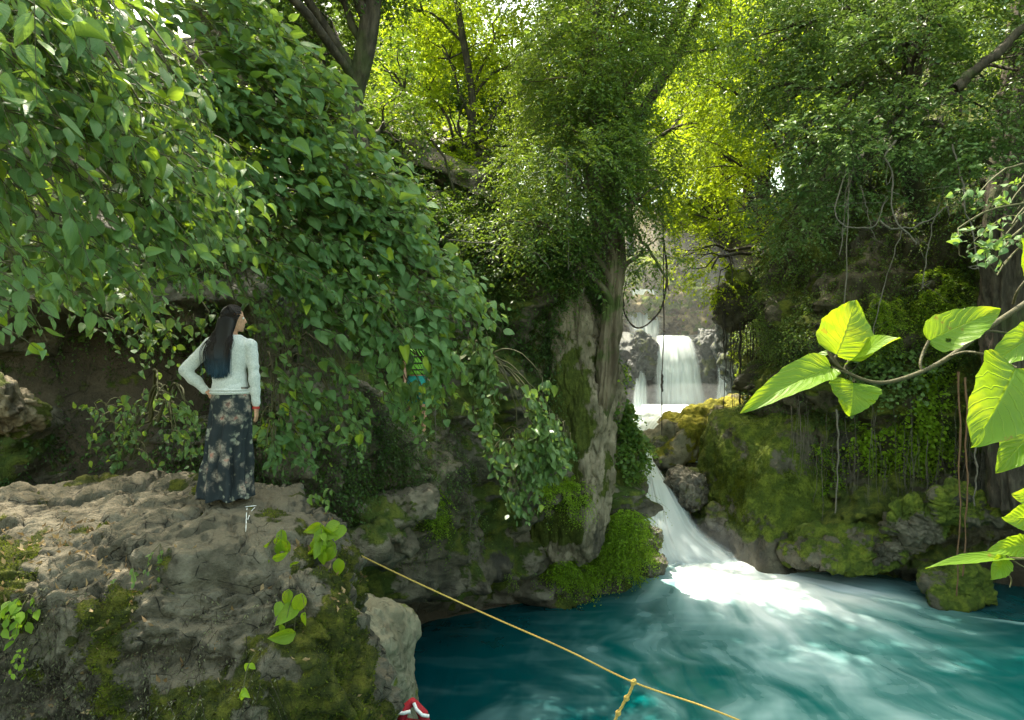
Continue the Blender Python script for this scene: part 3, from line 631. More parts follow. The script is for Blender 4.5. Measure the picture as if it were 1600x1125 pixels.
def limb(mb, pts, r0, r1, n=18, sides=8, amp=0.):
    p = spline(pts, n); 
    if amp: p[1:-1] += rng.normal(size=(n-2,3))*amp
    V, Fq, uv = tubes(p, np.linspace(r0, r1, n), sides); mb.add(V, Fq, uv, .5)
def tree(name, label, trunk, tr, blobs, lmat, bark=M_bark, leaf=.09, per=650, limbs=(), group=None, trunkfn=None, sub=5, kw=None, cat='tree', **k2):
    root = thing(name, label, cat, trunk[0], group); mt = MB(); mc = MB()
    sp = spline(trunk, 40)
    if trunkfn is None: V, Fq, uv = tubes(sp, np.interp(np.linspace(0,1,40), np.linspace(0,1,len(tr)), tr), 12); mt.add(V, Fq, uv)
    else: trunkfn(mt, trunk, tr)
    for (pts, r0, r1) in limbs: limb(mt, pts, r0, r1, 20, 8, .02)
    for b in blobs:
        c, r = px_blob(b) if not isinstance(b[0], np.ndarray) else b
        i = np.argmin(np.linalg.norm(sp-(c-[0,0,r[2]*1.6]), axis=1)); a = sp[i]
        ra = np.interp(i/39, np.linspace(0,1,len(tr)), tr)
        q = wig(a, c, 8, .25, .15*np.linalg.norm(c-a)); V, Fq, uv = tubes(q, np.linspace(ra*.45, .025, 8), 6); mt.add(V, Fq, uv)
        for _ in range(sub):
            e = c+rv(1)[0]*r*.9; q2 = wig(q[5], e, 7, .3, .05); V, Fq, uv = tubes(q2, np.linspace(.03, .008, 7), 4); mt.add(V, Fq, uv)
        dens = b[6] if len(b) > 6 and not isinstance(b[0], np.ndarray) else 1.
        area = r[0]*r[2]*.6+r[0]*r[1]*.2+r[1]*r[2]*.2
        blob_leaves(mc, c, r, int(per*area*dens), leaf, **(kw or {}))
    mt.build('trunk', bark, root); mc.build('crown', [lmat, M_twig], root)
    return root
def root_trunk(mt, pts, rad, n=170, sides=72, seed=3, amp=.62):
    p = spline(pts, n); r = np.interp(np.linspace(0,1,n), np.linspace(0,1,len(rad)), rad)
    V, Fq, uv = tubes(p, r, sides); c = np.repeat(p, sides, 0); d = nrm(V-c); R_ = np.repeat(r, sides)
    ang = np.arctan2(d[:,1], d[:,0]); t = np.repeat(np.linspace(0,1,n), sides)
    L = np.linalg.norm(pts[-1]-pts[0])
    q = np.stack([np.cos(ang)*1.5, np.sin(ang)*1.5, t*L*.32], 1)
    rd = fbm(q+seed, 4, seed, .55, ridged=True)*amp*.55 + fbm(q*[2.6,2.6,1.3]+seed, 4, seed+4)*amp*.7 + fbm(V*5, 3, 8)*.06
    mt.add(V+d*(R_*rd)[:,None], Fq, uv)

def onL(px, py, d=.18):
    j = SL.at([px],[py])[0]; return P(px, py, min(15.3, max(13.6, LV[j][1]+d)))
KD = dict(L=.5, nl=10)
SHADE_L = [(np.array(c, float), np.array(r, float)) for c, r in [((-6,10.5,8.6),(2.6,2.4,1.2)),((-3.2,9.5,8.6),(2.2,2,1)),((-8.5,7,7.6),(2.4,2.4,1.2)),((-6,6,7.2),(2.2,2.0,1.)),((-4.5,13,10.5),(2.4,2.2,1.2)),((-9,3.5,6.4),(2.2,2.2,1.1))]]  # unseen crowns added above the frame to shade boulder and left bank
SHADE_R = [(np.array(c, float), np.array(r, float)) for c, r in [((9,11,9.2),(2.4,2.2,1.2)),((12,9,8.5),(2.6,2.2,1.3)),((13,13,10),(2.6,2.2,1.3)),((14,5.5,7),(2.4,2.4,1.2))]]  # unseen crowns added overhead to cut skylight on the right bank
SHADE_C = [(np.array(c, float), np.array(r, float)) for c, r in [((2,20.5,12.6),(3.2,2.8,1.5)),((.5,21.5,12.2),(3.2,2.8,1.5)),((3.5,19.8,12.8),(3.0,2.6,1.5)),((5.5,20.5,12.8),(2.2,2.0,1.2)),((2.5,18.5,11.6),(2.6,2.0,1.2)),((-1,17.5,11.2),(2.2,2.2,1.)),((-2,21.5,13.2),(2.2,2.2,1.2))]]  # unseen crowns added high over the middle to keep sun off the pool
T1 = tree('tree', 'old tree whose pale fused roots run down the rock pillar left of the falls', 
    [P(942,660,14.95),P(945,620,14.8),P(950,580,14.75),P(954,530,14.75),P(958,460,14.85),P(962,380,15),P(950,250,15.3),P(930,120,15.8),P(935,-60,16.2)], [.08,.15,.19,.21,.19,.16,.13,.10,.08],
    [(885,160,15.8,90,85),(965,255,14.6,85,60),(880,275,14.2,115,60),(1000,300,14.8,50,45,.8,.8),(940,60,16.2,120,70),(820,350,13.8,90,45),(1012,395,15,42,32,.6,.6),(925,210,14.7,75,80,.8),(900,100,14.8,90,75,.8),(960,20,15.4,80,50,.8),(1060,20,17,60,50,1,.7),(975,130,15,50,70,.8,.8),(930,350,14.4,60,38,.7,.8),(900,420,14.2,35,30,.4,.6),(930,-90,16,220,80,2.5,.8)],
    L_mid, M_bark2, .115, 330, trunkfn=root_trunk, kw=dict(L=.62, nl=13, droop=.55, hi=.75, clump=.8, width=.42),
    limbs=[([P(960,330,15),P(1000,370,15.2),P(1040,430,15.2),P(1046,455,15.2)], .05, .015)])
T2 = tree('tree', 'dark forked trunk rising at the top left above the broad leafed shrubs', [P(545,330,11.4),P(550,170,11.2),P(568,90,11),P(578,30,10.9),P(590,-90,10.8)], [.2,.17,.16,.16,.12],
    [(500,70,12,70,70),(450,-70,11,180,70),(610,-60,11.5,90,60),(470,0,12.4,80,60),(600,190,13,55,70,.8,.9)]+SHADE_L, L_dark, M_bark, .11, 380, limbs=[([P(577,40,10.9),P(560,0,10.8),P(545,-60,10.7)], .12, .08)], kw=KD)
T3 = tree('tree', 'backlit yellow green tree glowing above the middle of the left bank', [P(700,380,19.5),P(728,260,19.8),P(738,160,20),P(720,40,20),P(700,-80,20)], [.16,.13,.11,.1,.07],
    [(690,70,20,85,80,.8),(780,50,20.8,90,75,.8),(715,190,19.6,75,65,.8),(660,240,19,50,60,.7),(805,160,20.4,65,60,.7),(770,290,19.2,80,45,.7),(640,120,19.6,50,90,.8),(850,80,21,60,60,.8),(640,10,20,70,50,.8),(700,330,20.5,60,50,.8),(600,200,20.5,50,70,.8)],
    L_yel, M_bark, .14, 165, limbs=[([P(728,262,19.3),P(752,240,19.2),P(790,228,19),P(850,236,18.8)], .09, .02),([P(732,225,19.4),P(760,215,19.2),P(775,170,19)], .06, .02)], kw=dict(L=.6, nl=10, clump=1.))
T4 = tree('tree', 'tall tree with heavy limbs crossing the bright sky gap at the top centre', [P(960,480,25),P(925,260,24),P(918,130,23.6),P(930,-40,23)], [.4,.34,.3,.25],
    [(1010,55,23.5,70,50,2,.8),(950,20,23,80,55),(1085,190,24,38,60,1.5,.6),(1005,250,23.5,60,45,2,.8),(925,140,24,70,60),(1085,60,22,45,55,2,.9),(880,230,25,70,70)]+SHADE_C,
    L_mid, M_bark, .15, 150, limbs=[([P(930,180,22.8),P(975,140,22.6),P(1010,110,22.4),P(1050,50,22.2),P(1085,-30,22)], .24, .14),([P(960,230,22.5),P(1000,180,22.3),P(1035,125,22),P(1075,60,21.8),P(1100,-10,21.5)], .2, .12),([P(1000,110,22.6),P(1060,85,22.2),P(1150,75,21.5)], .09, .04)], kw=dict(L=.6, nl=9, clump=1.1))
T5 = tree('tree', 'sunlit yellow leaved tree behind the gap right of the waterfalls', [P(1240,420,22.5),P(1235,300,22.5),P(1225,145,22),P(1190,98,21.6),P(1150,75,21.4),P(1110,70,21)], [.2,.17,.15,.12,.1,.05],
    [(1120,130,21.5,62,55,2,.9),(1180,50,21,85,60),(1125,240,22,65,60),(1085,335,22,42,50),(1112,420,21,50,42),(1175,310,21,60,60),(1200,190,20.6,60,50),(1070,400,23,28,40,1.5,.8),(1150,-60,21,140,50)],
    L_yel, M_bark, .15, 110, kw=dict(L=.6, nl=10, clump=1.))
T6 = tree('tree', 'spreading grey green tree filling the upper right over the mossy bank', [P(1440,470,18.6),P(1435,330,17.6),P(1410,200,16.2),P(1440,60,15.3),P(1470,-80,14.8)], [.3,.26,.22,.2,.15],
    [(1300,120,14.4,95,65),(1400,90,13.4,105,65),(1500,180,12.7,100,62),(1385,215,12.9,115,55),(1270,225,13.4,75,50),(1560,265,12.3,80,50),(1225,60,14.8,75,60),(1480,25,13.2,115,50),(1590,110,12.7,55,70),
     (1310,15,15,115,45),(1330,290,13.6,80,32,1,.8),(1240,330,14.6,60,55),(1420,-60,14,230,50,2.5,.8),(1200,140,15.6,45,50)]+SHADE_R,
    L_pale, M_bark, .115, 330, limbs=[([P(1490,140,12.2),P(1520,112,12.1),P(1560,80,12),P(1625,20,12)], .10, .07)], kw=dict(L=.5, nl=10, clump=.75, droop=.3))
T7 = tree('tree', 'thick grey trunk standing at the right edge against the dark overhang', [P(1600,790,14.6),P(1582,640,14.7),P(1570,480,14.8),P(1578,320,14.9),P(1600,120,15),P(1620,-60,15)], [.62,.5,.46,.45,.4,.35],
    [(1620,40,15.5,90,60),(1640,200,15.5,60,70)], L_mid, M_bark, .09, 350, trunkfn=lambda m, a, b: root_trunk(m, a, b, seed=9, amp=.3), kw=KD)
T8 = tree('tree', 'dark green undergrowth tree in the shade behind the cliff edge, left of centre', [P(690,470,16),P(700,400,16),P(720,330,16.4)], [.12,.1,.07],
    [(700,370,16,80,45),(640,320,15,60,50),(790,400,15,90,50),(760,340,16.8,80,40),(880,380,15.2,60,50),(600,110,15.5,45,60,1,.7)], L_dark, M_bark, .12, 330, kw=KD)

# background trees : three prototypes, copied
def proto(label, lm, seed, leaf):
    c0 = [np.array([0,0,9.]), np.array([2.2,.5,7.5]), np.array([-2.4,-.4,8.2]), np.array([.6,-1.8,10.6]), np.array([-1.,1.6,6.]), np.array([1.5,0,4.6]), np.array([-1.8,-.8,4.2]), np.array([.2,.4,12.4])]
    bl = [(c+rng.normal(size=3)*.4, np.array([2.2,2.1,1.6])*rng.uniform(.8,1.15)) for c in c0]
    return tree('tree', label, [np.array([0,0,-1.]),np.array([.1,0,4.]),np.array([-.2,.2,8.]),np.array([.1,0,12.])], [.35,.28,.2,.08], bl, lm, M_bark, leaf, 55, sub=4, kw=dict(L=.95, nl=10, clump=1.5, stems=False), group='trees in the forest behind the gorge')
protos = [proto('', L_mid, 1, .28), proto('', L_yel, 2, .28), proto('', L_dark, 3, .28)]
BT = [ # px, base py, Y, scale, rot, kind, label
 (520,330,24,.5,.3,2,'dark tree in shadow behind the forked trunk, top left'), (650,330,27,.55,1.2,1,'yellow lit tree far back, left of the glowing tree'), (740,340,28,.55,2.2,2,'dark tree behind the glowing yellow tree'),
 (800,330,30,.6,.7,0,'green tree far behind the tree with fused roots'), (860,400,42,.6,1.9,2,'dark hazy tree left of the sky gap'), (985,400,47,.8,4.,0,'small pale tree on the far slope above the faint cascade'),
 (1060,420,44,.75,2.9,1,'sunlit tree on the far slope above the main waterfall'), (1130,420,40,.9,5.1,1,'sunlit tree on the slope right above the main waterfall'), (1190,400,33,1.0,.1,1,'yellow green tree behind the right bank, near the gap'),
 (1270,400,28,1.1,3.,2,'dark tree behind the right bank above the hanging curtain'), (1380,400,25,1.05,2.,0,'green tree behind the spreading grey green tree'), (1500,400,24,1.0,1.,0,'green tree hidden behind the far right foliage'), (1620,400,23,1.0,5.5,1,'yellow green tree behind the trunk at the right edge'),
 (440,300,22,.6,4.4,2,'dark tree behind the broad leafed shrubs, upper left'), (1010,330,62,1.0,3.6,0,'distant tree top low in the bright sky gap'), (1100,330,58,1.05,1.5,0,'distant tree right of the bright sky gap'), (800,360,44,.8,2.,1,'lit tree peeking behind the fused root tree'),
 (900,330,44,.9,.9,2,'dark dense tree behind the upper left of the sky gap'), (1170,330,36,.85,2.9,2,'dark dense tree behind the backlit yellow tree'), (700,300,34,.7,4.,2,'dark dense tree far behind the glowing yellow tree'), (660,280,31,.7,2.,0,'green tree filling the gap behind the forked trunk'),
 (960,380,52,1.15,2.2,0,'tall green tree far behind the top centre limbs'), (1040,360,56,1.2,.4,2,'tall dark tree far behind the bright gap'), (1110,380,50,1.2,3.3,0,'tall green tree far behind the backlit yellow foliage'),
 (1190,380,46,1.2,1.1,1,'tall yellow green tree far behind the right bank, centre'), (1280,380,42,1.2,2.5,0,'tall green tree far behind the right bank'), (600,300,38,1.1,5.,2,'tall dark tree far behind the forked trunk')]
for i, (px, py, Yd, sc, rz, kd, lb) in enumerate(BT):
    src = protos[kd]; r = src if src.location.length < 1e-6+1.01 and not src.get('used') else src.copy()
    if r is not src:
        COL.objects.link(r)
        for ch in list(src.children): c = ch.copy(); COL.objects.link(c); c.parent = r
    src['used'] = 1
    for k in ('used',):
        if k in r and r is not src: del r[k]
    r.location = Vector(P(px, py, Yd)); r.rotation_euler = (0,0,rz); r.scale = (sc,)*3; r['label'] = lb
for s_ in protos: 
    if 'used' in s_: del s_['used']

# ================================================================ undergrowth on banks (uncountable)
def cover(label, V, N, mask, n, leaf, lm, L=.35, nl=7, T=DIA, lo=0., hi=1., droop=.6, out=.5, width=.6, name='undergrowth', thr=-.1, fr=.9, lift=.03, down=.45, hang=.4, group=None):
    idx = np.where(mask)[0]; idx = idx[rng.integers(0, len(idx), n*2)]; p = V[idx]; f = fbm(p*fr, 3, 51); k = f > thr; idx, p, f = idx[k][:n], p[k][:n], f[k][:n]
    d = nrm(N[idx]*out+rv(len(idx))*.45+[0,0,-down]); mb = MB()
    rb = np.clip(lo+(hi-lo)*(.5+1.1*fbm(p*.8+4, 2, 52)), 0, 1)
    sprays(mb, p+N[idx]*lift, d, L*(.6+.8*rng.random(len(p))), nl, leaf*(.7+.6*rng.random(len(p))), T, width, droop, .003, rbase=rb, hang=hang)
    return tag(mb.build(name, [lm, M_twig]), label, kind='stuff')
qxL = CX+LV[:,0]/np.maximum(LV[:,1],.1)*F; qyL = CY-LV[:,2]/np.maximum(LV[:,1],.1)*F
qxR = CX+RV[:,0]/np.maximum(RV[:,1],.1)*F; qyR = CY-RV[:,2]/np.maximum(RV[:,1],.1)*F
visL = (LV[:,1] > 3) & (qxL > -60) & (qxL < 1080); visR = (RV[:,1] > 8) & (qxR > 1080) & (qxR < 1660)
cover('dark ivy and shrubs over the upper left cliff', LV, LN, visL & (qyL < 560) & (qxL > 480), 9500, .085, L_dark, L=.5, nl=9, thr=-.25)
cover('small pale leaved creepers on the left cliff face', LV, LN, visL & (qyL > 500) & (qyL < 900) & (qxL > 560), 1500, .05, L_mid, L=.3, nl=8, thr=.08)
cover('shaded creepers and dead stems behind the woman', LV, LN, visL & (qyL < 800) & (qxL <= 640), 12000, .065, L_dark, L=.4, nl=9, thr=-.3)
cover('dusty grey green leaves over the upper right cliff', RV, RN, visR & (qyR < 540), 11000, .075, L_mid, L=.5, nl=9, thr=-.3, lo=0, hi=.8)
cover('dark leaves between the hanging roots on the right bank', RV, RN, visR & (qyR > 500) & (qyR < 740), 2200, .07, L_dark, L=.4, nl=8, thr=-.02)
cover('bushy growth along the left cliff top', LV, LN, (LV[:,1] > 5) & (LV[:,2] > 1.3) & (LN[:,2] > .15), 9000, .12, L_mid, L=.7, nl=9, thr=-.35, down=-.35, out=.5, hang=.1)
cover('dark mossy creepers draping the left side of the tan pillar', PIL[0], PIL[1], (PIL[1][:,1] < .3) & ((PIL[0][:,0] < 1.05) | (PIL[0][:,2] > 1.2)) & (PIL[0][:,2] > -2.2), 1300, .07, L_dark, L=.35, nl=8, thr=-.2)
# forest floor growth
Xg, Yg, Zg = GROUND; gv = np.stack([Xg, Yg, Zg], -1).reshape(-1,3); gd = sdist(gv[:,0], gv[:,1])
gm = (gd > 2) & (gv[:,1] > 6) & (gv[:,1] < 62) & (abs(gv[:,0]/gv[:,1]) < .95)
cover('low shrubs covering the forest slopes', gv, np.tile(UP, (len(gv),1)), gm, 9000, .16, L_mid, L=.9, nl=9, down=-.5, thr=-.4, out=.6)
gm2 = (gv[:,1] > 31.5) & (gv[:,1] < 60) & (gv[:,0] > 0) & (gv[:,0] < 18)
cover('sunlit scrub on the far slope above the falls', gv, np.tile(UP, (len(gv),1)), gm2, 2600, .16, L_yel, L=.8, nl=9, down=-.4, thr=-.1, out=.6)

# ================================================================ ferns and leafy clumps (things)
def fern_clump(label, poly, S, n, L, leaf, lm=L_fern, T=DIA, nl=16, droop=.75, width=.5, out=.6, down=.25, cat='fern', name='fern', lo=.2, hi=1., lift=.03, hang=.2, fan=1.1, group=None):
    q = polypts(poly, n); ix = S.at(q[:,0], q[:,1]); ix = ix[ix >= 0]; p, N = S.V[ix], S.N[ix]
    root = thing(name, label, cat, p.mean(0), group); mb = MB()
    d = nrm(N*out+rv(len(p))*.45+[0,0,-down]); rb = lo+(hi-lo)*rng.random(len(p))
    sprays(mb, p+N*lift, d, L*(.6+.7*rng.random(len(p))), nl, leaf*(.75+.5*rng.random(len(p))), T, width, droop, .003, rbase=rb, hang=hang, fan=fan)
    mb.build('foliage', [lm, M_stem], root); return root
fern_clump('large bright green fern mat draped over the rock left of the chute', [(925,850),(945,830),(958,795),(985,790),(1008,820),(1012,870),(985,895),(940,900)], SL, 800, .40, .075, lift=.10, lo=.4)
fern_clump('bright fern mat at the waterline left of the larger fern mat', [(855,885),(880,862),(905,858),(935,865),(935,905),(900,916),(862,912)], SL, 420, .38, .07, lift=.10, lo=.4)
fern_clump('yellow green ferns on the ledge above the waterline fern mat', [(838,752),(870,742),(905,748),(920,772),(880,785),(850,778)], SL, 260, .34, .065, lift=.10, lo=.4)
fern_clump('drooping ferns under the leafy shrub on the left overhang', [(640,775),(680,765),(700,790),(690,830),(665,800)], SL, 170, .3, .055, lift=.08, lo=.4)
fern_clump('thin fern tuft hanging on the dark wall under the left ledge', [(785,892),(808,890),(806,910),(788,908)], SL, 22, .16, .03)
fern_clump('deep green ferns high on the right cliff', [(1440,430),(1500,420),(1505,520),(1450,540),(1420,490)], SR, 420, .45, .075, lo=.2, hi=.9, lift=.15)
fern_clump('mossy fern streak in the middle of the upper right cliff', [(1350,470),(1400,470),(1400,540),(1350,550)], SR, 300, .4, .07, lo=.1, hi=.8, lift=.15)
fern_clump('bright leafy creeper hanging beside the right edge trunk', [(1432,560),(1475,570),(1480,690),(1440,720),(1420,640)], SR, 300, .35, .11, T=SML, nl=7, width=.75, cat='creeper', name='creeper_plant', lo=.2, hi=.9, lift=.18)
fern_clump('round leaved plants under the foreground branch', [(1330,550),(1400,540),(1440,580),(1400,620),(1340,610)], SR, 190, .35, .14, L_pale, T=SML, nl=6, width=.8, cat='plant', name='leafy_plant', lo=.4, lift=.2)
fern_clump('green leaf clump low on the right bank among the roots', [(1330,670),(1420,660),(1440,700),(1400,730),(1340,715)], SR, 230, .32, .12, L_fern, T=SML, nl=6, width=.8, cat='plant', name='leafy_plant', lo=.2, lift=.2)
fern_clump('bright leaf clump right of the hanging roots', [(1425,690),(1480,685),(1475,730),(1430,735)], SR, 110, .3, .11, L_fern, T=SML, nl=6, width=.8, cat='plant', name='leafy_plant', lift=.2)
fern_clump('small moss plants at the left of the right bank overhang', [(1255,700),(1300,690),(1320,760),(1270,780)], SR, 170, .26, .08, L_fern, T=SML, nl=6, width=.8, cat='plant', name='leafy_plant', lo=0, hi=.6)
fern_clump('vine with small heart leaves covering the cliff edge beside the falls', [(962,575),(990,585),(1012,640),(1010,700),(990,750),(965,720),(955,640)], SL, 420, .34, .12, L_mid, T=SML, nl=7, width=.8, cat='creeper', name='creeper_plant', lo=.1, hi=.9, out=.8)
fern_clump('yellow tipped leaves at the top of the cliff edge vine', [(958,540),(985,560),(985,600),(962,590)], SL, 60, .34, .10, L_fern, T=SML, nl=7, width=.7, cat='creeper', name='creeper_plant', out=.8)
fern_clump('grey leaved creeper on the pale rock bulge left of the hanging shrub', [(600,640),(660,620),(730,660),(740,740),(700,790),(640,770),(600,700)], SL, 420, .30, .045, L_pale, T=DIA, nl=9, width=.6, cat='creeper', name='creeper_plant', lo=0, hi=.7)

# ================================================================ broad leafed shrubs
def shrub(label, poly, n, Yf, L, nl, leaf, sdir, ldir, nvec, lm=L_big, thick=.9, jit=.35, name='broadleaf_shrub', width=.72, gap=None, rlo=0., rhi=.9, base=None, ljit=.46, group=None, keepout=None):
    q = polypts(poly, n*2); f2 = fbm(np.stack([q[:,0]/75, q[:,1]/75, 0*q[:,0]], 1), 2, 19); q = q[f2 > (-.16 if n > 40 else -9)][:n]; n = len(q); Yd = Yf(q[:,0], q[:,1])+rng.random(n)*thick; tip = Pn(q[:,0], q[:,1], Yd)
    d = nrm(np.array(sdir)+rng.normal(size=(n,3))*jit*.6); Ls = L*(.7+.6*rng.random(n))
    s = np.linspace(0,1,nl+2)[None,:,None]; path = tip[:,None,:]-d[:,None,:]*(Ls[:,None,None]*(1-s)); path[:,:,2] += (Ls[:,None]*.28*(1-(s[:,:,0]))**1*s[:,:,0]*2)
    mb = MB(); ms = MB(); pos = path[:,1:]; m, k = pos.shape[:2]
    sg = np.where(np.arange(k) % 2, 1., -1.)[None,:,None]; tg = nrm(np.gradient(pos, axis=1)); side = nrm(np.cross(tg, UP[None,None]))
    ld = nrm(np.array(ldir)+.55*side*sg+rng.normal(size=(m,k,3))*ljit+.25*tg); nn = np.array(nvec)+rng.normal(size=(m,k,3))*ljit*1.1
    pet = pos+ld*leaf*.22
    sz = leaf*(.42+.85*rng.random((m,k))**1.2)*(1.05-.4*s[:,1:,0]); rb = rlo+(rhi-rlo)*np.clip(rng.random((m,1))*.7+rng.random((m,k))*.5-.1, 0, 1); rb = np.where(rng.random((m,k)) < .03, .98, rb)
    ok = np.ones((m,k), bool)
    ctr = pet+ld*sz[...,None]*.5; cx = CX+ctr[...,0]/ctr[...,1]*F; cyy = CY-ctr[...,2]/ctr[...,1]*F
    if gap is not None: ok &= ~((cx > gap[0]) & (cx < gap[1]) & (cyy > gap[2]) & (cyy < gap[3]))
    if keepout is not None: ok &= ~((cx > keepout[0]) & (cx < keepout[1]) & (cyy > keepout[2]) & (cyy < keepout[3]))
    pk = rng.integers(0, len(GRDS), (m,k)); wv_ = width*rng.uniform(.72,1.12,(m,k))
    for a_ in range(len(GRDS)):
        o_ = ok & (pk == a_); put_leaves(mb, GRDS[a_], pet[o_], ld[o_], nn[o_], sz[o_], wv_[o_], rb[o_])
    V, Fq, uv = tubes(path, np.broadcast_to(.0045*(1.1-.8*s[:,:,0]), path.shape[:2]), 4); ms.add(V, Fq, uv)
    pt = np.stack([pos[ok], (pos[ok]+pet[ok])/2-[0,0,.004], pet[ok]+ld[ok]*.01], 1); V, Fq, uv = tubes(pt, np.full(pt.shape[:2], .0018), 3); ms.add(V, Fq, uv)
    # main stems gathering back to the bank
    bs = np.array(base) if base is not None else tip.mean(0)-np.array(sdir)*2.2
    for i in range(0, n, max(1, n//10)): V, Fq, uv = tubes(wig(bs+rv(1)[0]*.15, path[i,0], 14, .12, .25), np.linspace(.018, .006, 14), 5); ms.add(V, Fq, uv)
    root = thing(name, label, 'shrub', bs, group); ms.build('stems', M_stem, root); mb.build('foliage', lm, root); return root
gapP = (641,671,540,600)
wom = (292,402,486,790)
Y2 = lambda x, y: np.interp(x, [260,400,600,800], [6.0,6.5,6.9,7.1]); Y1 = lambda x, y: np.interp(x, [0,200,420], [3.0,3.7,4.7])
dU = dict(sdir=(.85,-.15,-.45), ldir=(.75,-.25,-.35), nvec=(.05,-.42,.85))
shrub('upper part of the grey green broad leafed thicket, against the dark trees', [(255,-20),(400,-20),(480,60),(560,150),(600,215),(480,260),(330,230),(280,120)], 175, Y2, .8, 8, .195, base=P(180,-60,8), **dU)
shrub('middle of the grey green broad leafed thicket above the woman', [(300,190),(480,220),(620,225),(690,340),(640,430),(480,440),(340,400),(300,300)], 205, Y2, .8, 8, .195, base=P(200,150,8), keepout=wom, **dU)
shrub('outer broad leafed shrub whose tip reaches over the pool toward the falls', [(560,330),(690,340),(760,440),(795,490),(775,530),(700,520),(600,480),(540,420)], 105, Y2, .7, 7, .175, base=P(400,300,8), gap=gapP, sdir=(.85,-.2,-.4), ldir=(.6,-.3,-.6), nvec=(.15,-.7,.6))
shrub('drooping broad leaves on the underside of the thicket above the rock bulge', [(470,430),(600,440),(740,540),(745,600),(690,630),(620,620),(540,540),(470,500)], 110, Y2, .6, 7, .17, base=P(400,380,8), gap=gapP, sdir=(.6,-.1,-.75), ldir=(.4,-.4,-.75), nvec=(.15,-.8,.5), thick=.6)
shrub('leaf cluster hanging just below the person hidden in the thicket', [(615,598),(690,600),(700,650),(670,690),(630,690),(610,640)], 26, lambda x, y: 7.3+0*x, .5, 7, .15, base=P(560,540,8), sdir=(.4,-.1,-.8), ldir=(.2,-.5,-.8), nvec=(.1,-.85,.45), thick=.5, gap=gapP)
shrub('dark shaded foliage of the thicket right behind the woman', [(380,440),(480,470),(520,560),(440,560),(400,510)], 26, lambda x, y: 6.9+0*x, .6, 7, .12, base=P(330,420,8), sdir=(.6,0,-.7), ldir=(.4,-.4,-.75), nvec=(.1,-.7,.5), rhi=.5)
shrub('low leafy shrub right of the woman at the height of her skirt', [(450,610),(560,600),(600,650),(585,720),(510,750),(440,735)], 46, lambda x, y: 7.0+0*x, .55, 7, .14, base=P(440,560,8), sdir=(.6,-.1,-.6), ldir=(.45,-.4,-.6), nvec=(.1,-.7,.6), thick=.6)
shrub('small leafy shrub at the edge of the boulder right behind the skirt', [(405,690),(440,680),(455,740),(420,765)], 12, lambda x, y: 6.9+0*x, .3, 5, .12, base=P(430,700,7.6), sdir=(.2,-.1,-.8), ldir=(.2,-.4,-.8), nvec=(.1,-.8,.4), thick=.3)
dV = dict(sdir=(.75,-.05,-.65), jit=.5, ldir=(.58,-.3,-.7), nvec=(.62,-.42,.55), width=.58, thick=1.1)
shrub('near broad leafed shrub with big yellow lit leaves in the top left corner', [(-40,-40),(240,-40),(300,80),(330,200),(180,200),(0,150),(-40,100)], 80, Y1, .85, 7, .20, base=P(-200,-250,4.5), rlo=.25, rhi=1., **dV)
shrub('near broad leafed shrub hanging at the left edge, mid height', [(-40,130),(200,180),(300,220),(300,380),(180,420),(0,400),(-40,300)], 95, Y1, .85, 7, .19, base=P(-200,-50,4.5), rlo=.0, rhi=.97, **dV)
shrub('hanging leafy branches left above the woman', [(300,180),(380,250),(425,330),(395,430),(330,480),(250,470),(220,400),(290,300)], 75, Y1, .7, 8, .155, base=P(0,0,5), rlo=.1, rhi=1., keepout=wom, **dV)
shrub('sparse lowest leaves of the left shrub in front of the dark hollow', [(-20,400),(120,420),(250,450),(300,520),(200,520),(100,500),(50,570),(-20,520)], 30, Y1, .6, 7, .14, base=P(-200,100,4.5), rlo=.1, rhi=1., keepout=wom, **dV)
shrub('long leafy shoots dangling left of the woman in front of the dark hollow', [(170,470),(300,500),(330,560),(300,600),(230,590),(180,540)], 22, lambda x, y: 6.9+0*x, .55, 6, .13, base=P(150,430,8), sdir=(.5,-.1,-.75), ldir=(.4,-.4,-.75), nvec=(.2,-.7,.5), thick=.5)
shrub('small sprig with pale leaves just left of the skirt', [(285,640),(318,650),(320,720),(300,735)], 9, lambda x, y: 6.5+0*x, .35, 4, .12, base=P(250,640,7.4), sdir=(.7,-.1,-.5), ldir=(.3,-.4,-.75), nvec=(.1,-.7,.5), thick=.2, rlo=.5, name='leafy_sprig')
shrub('low dark leafy bank plants between the hollow and the flat rock top', [(120,650),(290,640),(300,740),(160,750),(110,700)], 44, lambda x, y: 7.4+0*x, .4, 6, .10, base=P(200,700,8.2), sdir=(.2,-.4,-.3), ldir=(.1,-.5,-.5), nvec=(.1,-.6,.7), thick=.6, rhi=.5)
dM = dict(sdir=(.3,-.2,-.9), ldir=(.15,-.4,-.85), nvec=(0,-.85,.5), thick=.5)
shrub('light green leafy shrub cascading down the middle of the left cliff', [(735,590),(775,590),(830,650),(880,700),(890,740),(850,760),(800,740),(750,690)], 95, lambda x, y: 11.2+0*x, .8, 8, .19, lm=L_pale, base=P(760,560,12.4), **dM)
shrub('hanging lower tail of the light green cliff shrub', [(765,720),(810,730),(850,760),(835,820),(800,825),(780,780)], 26, lambda x, y: 11.2+0*x, .6, 7, .18, lm=L_pale, base=P(790,700,12.2), **dM)
shrub('leafy shoots above the ferns on the ledge by the rock pillar', [(860,690),(905,700),(910,735),(870,730)], 16, lambda x, y: 13.0+0*x, .4, 6, .15, lm=L_pale, base=P(880,690,13.8), **dM)
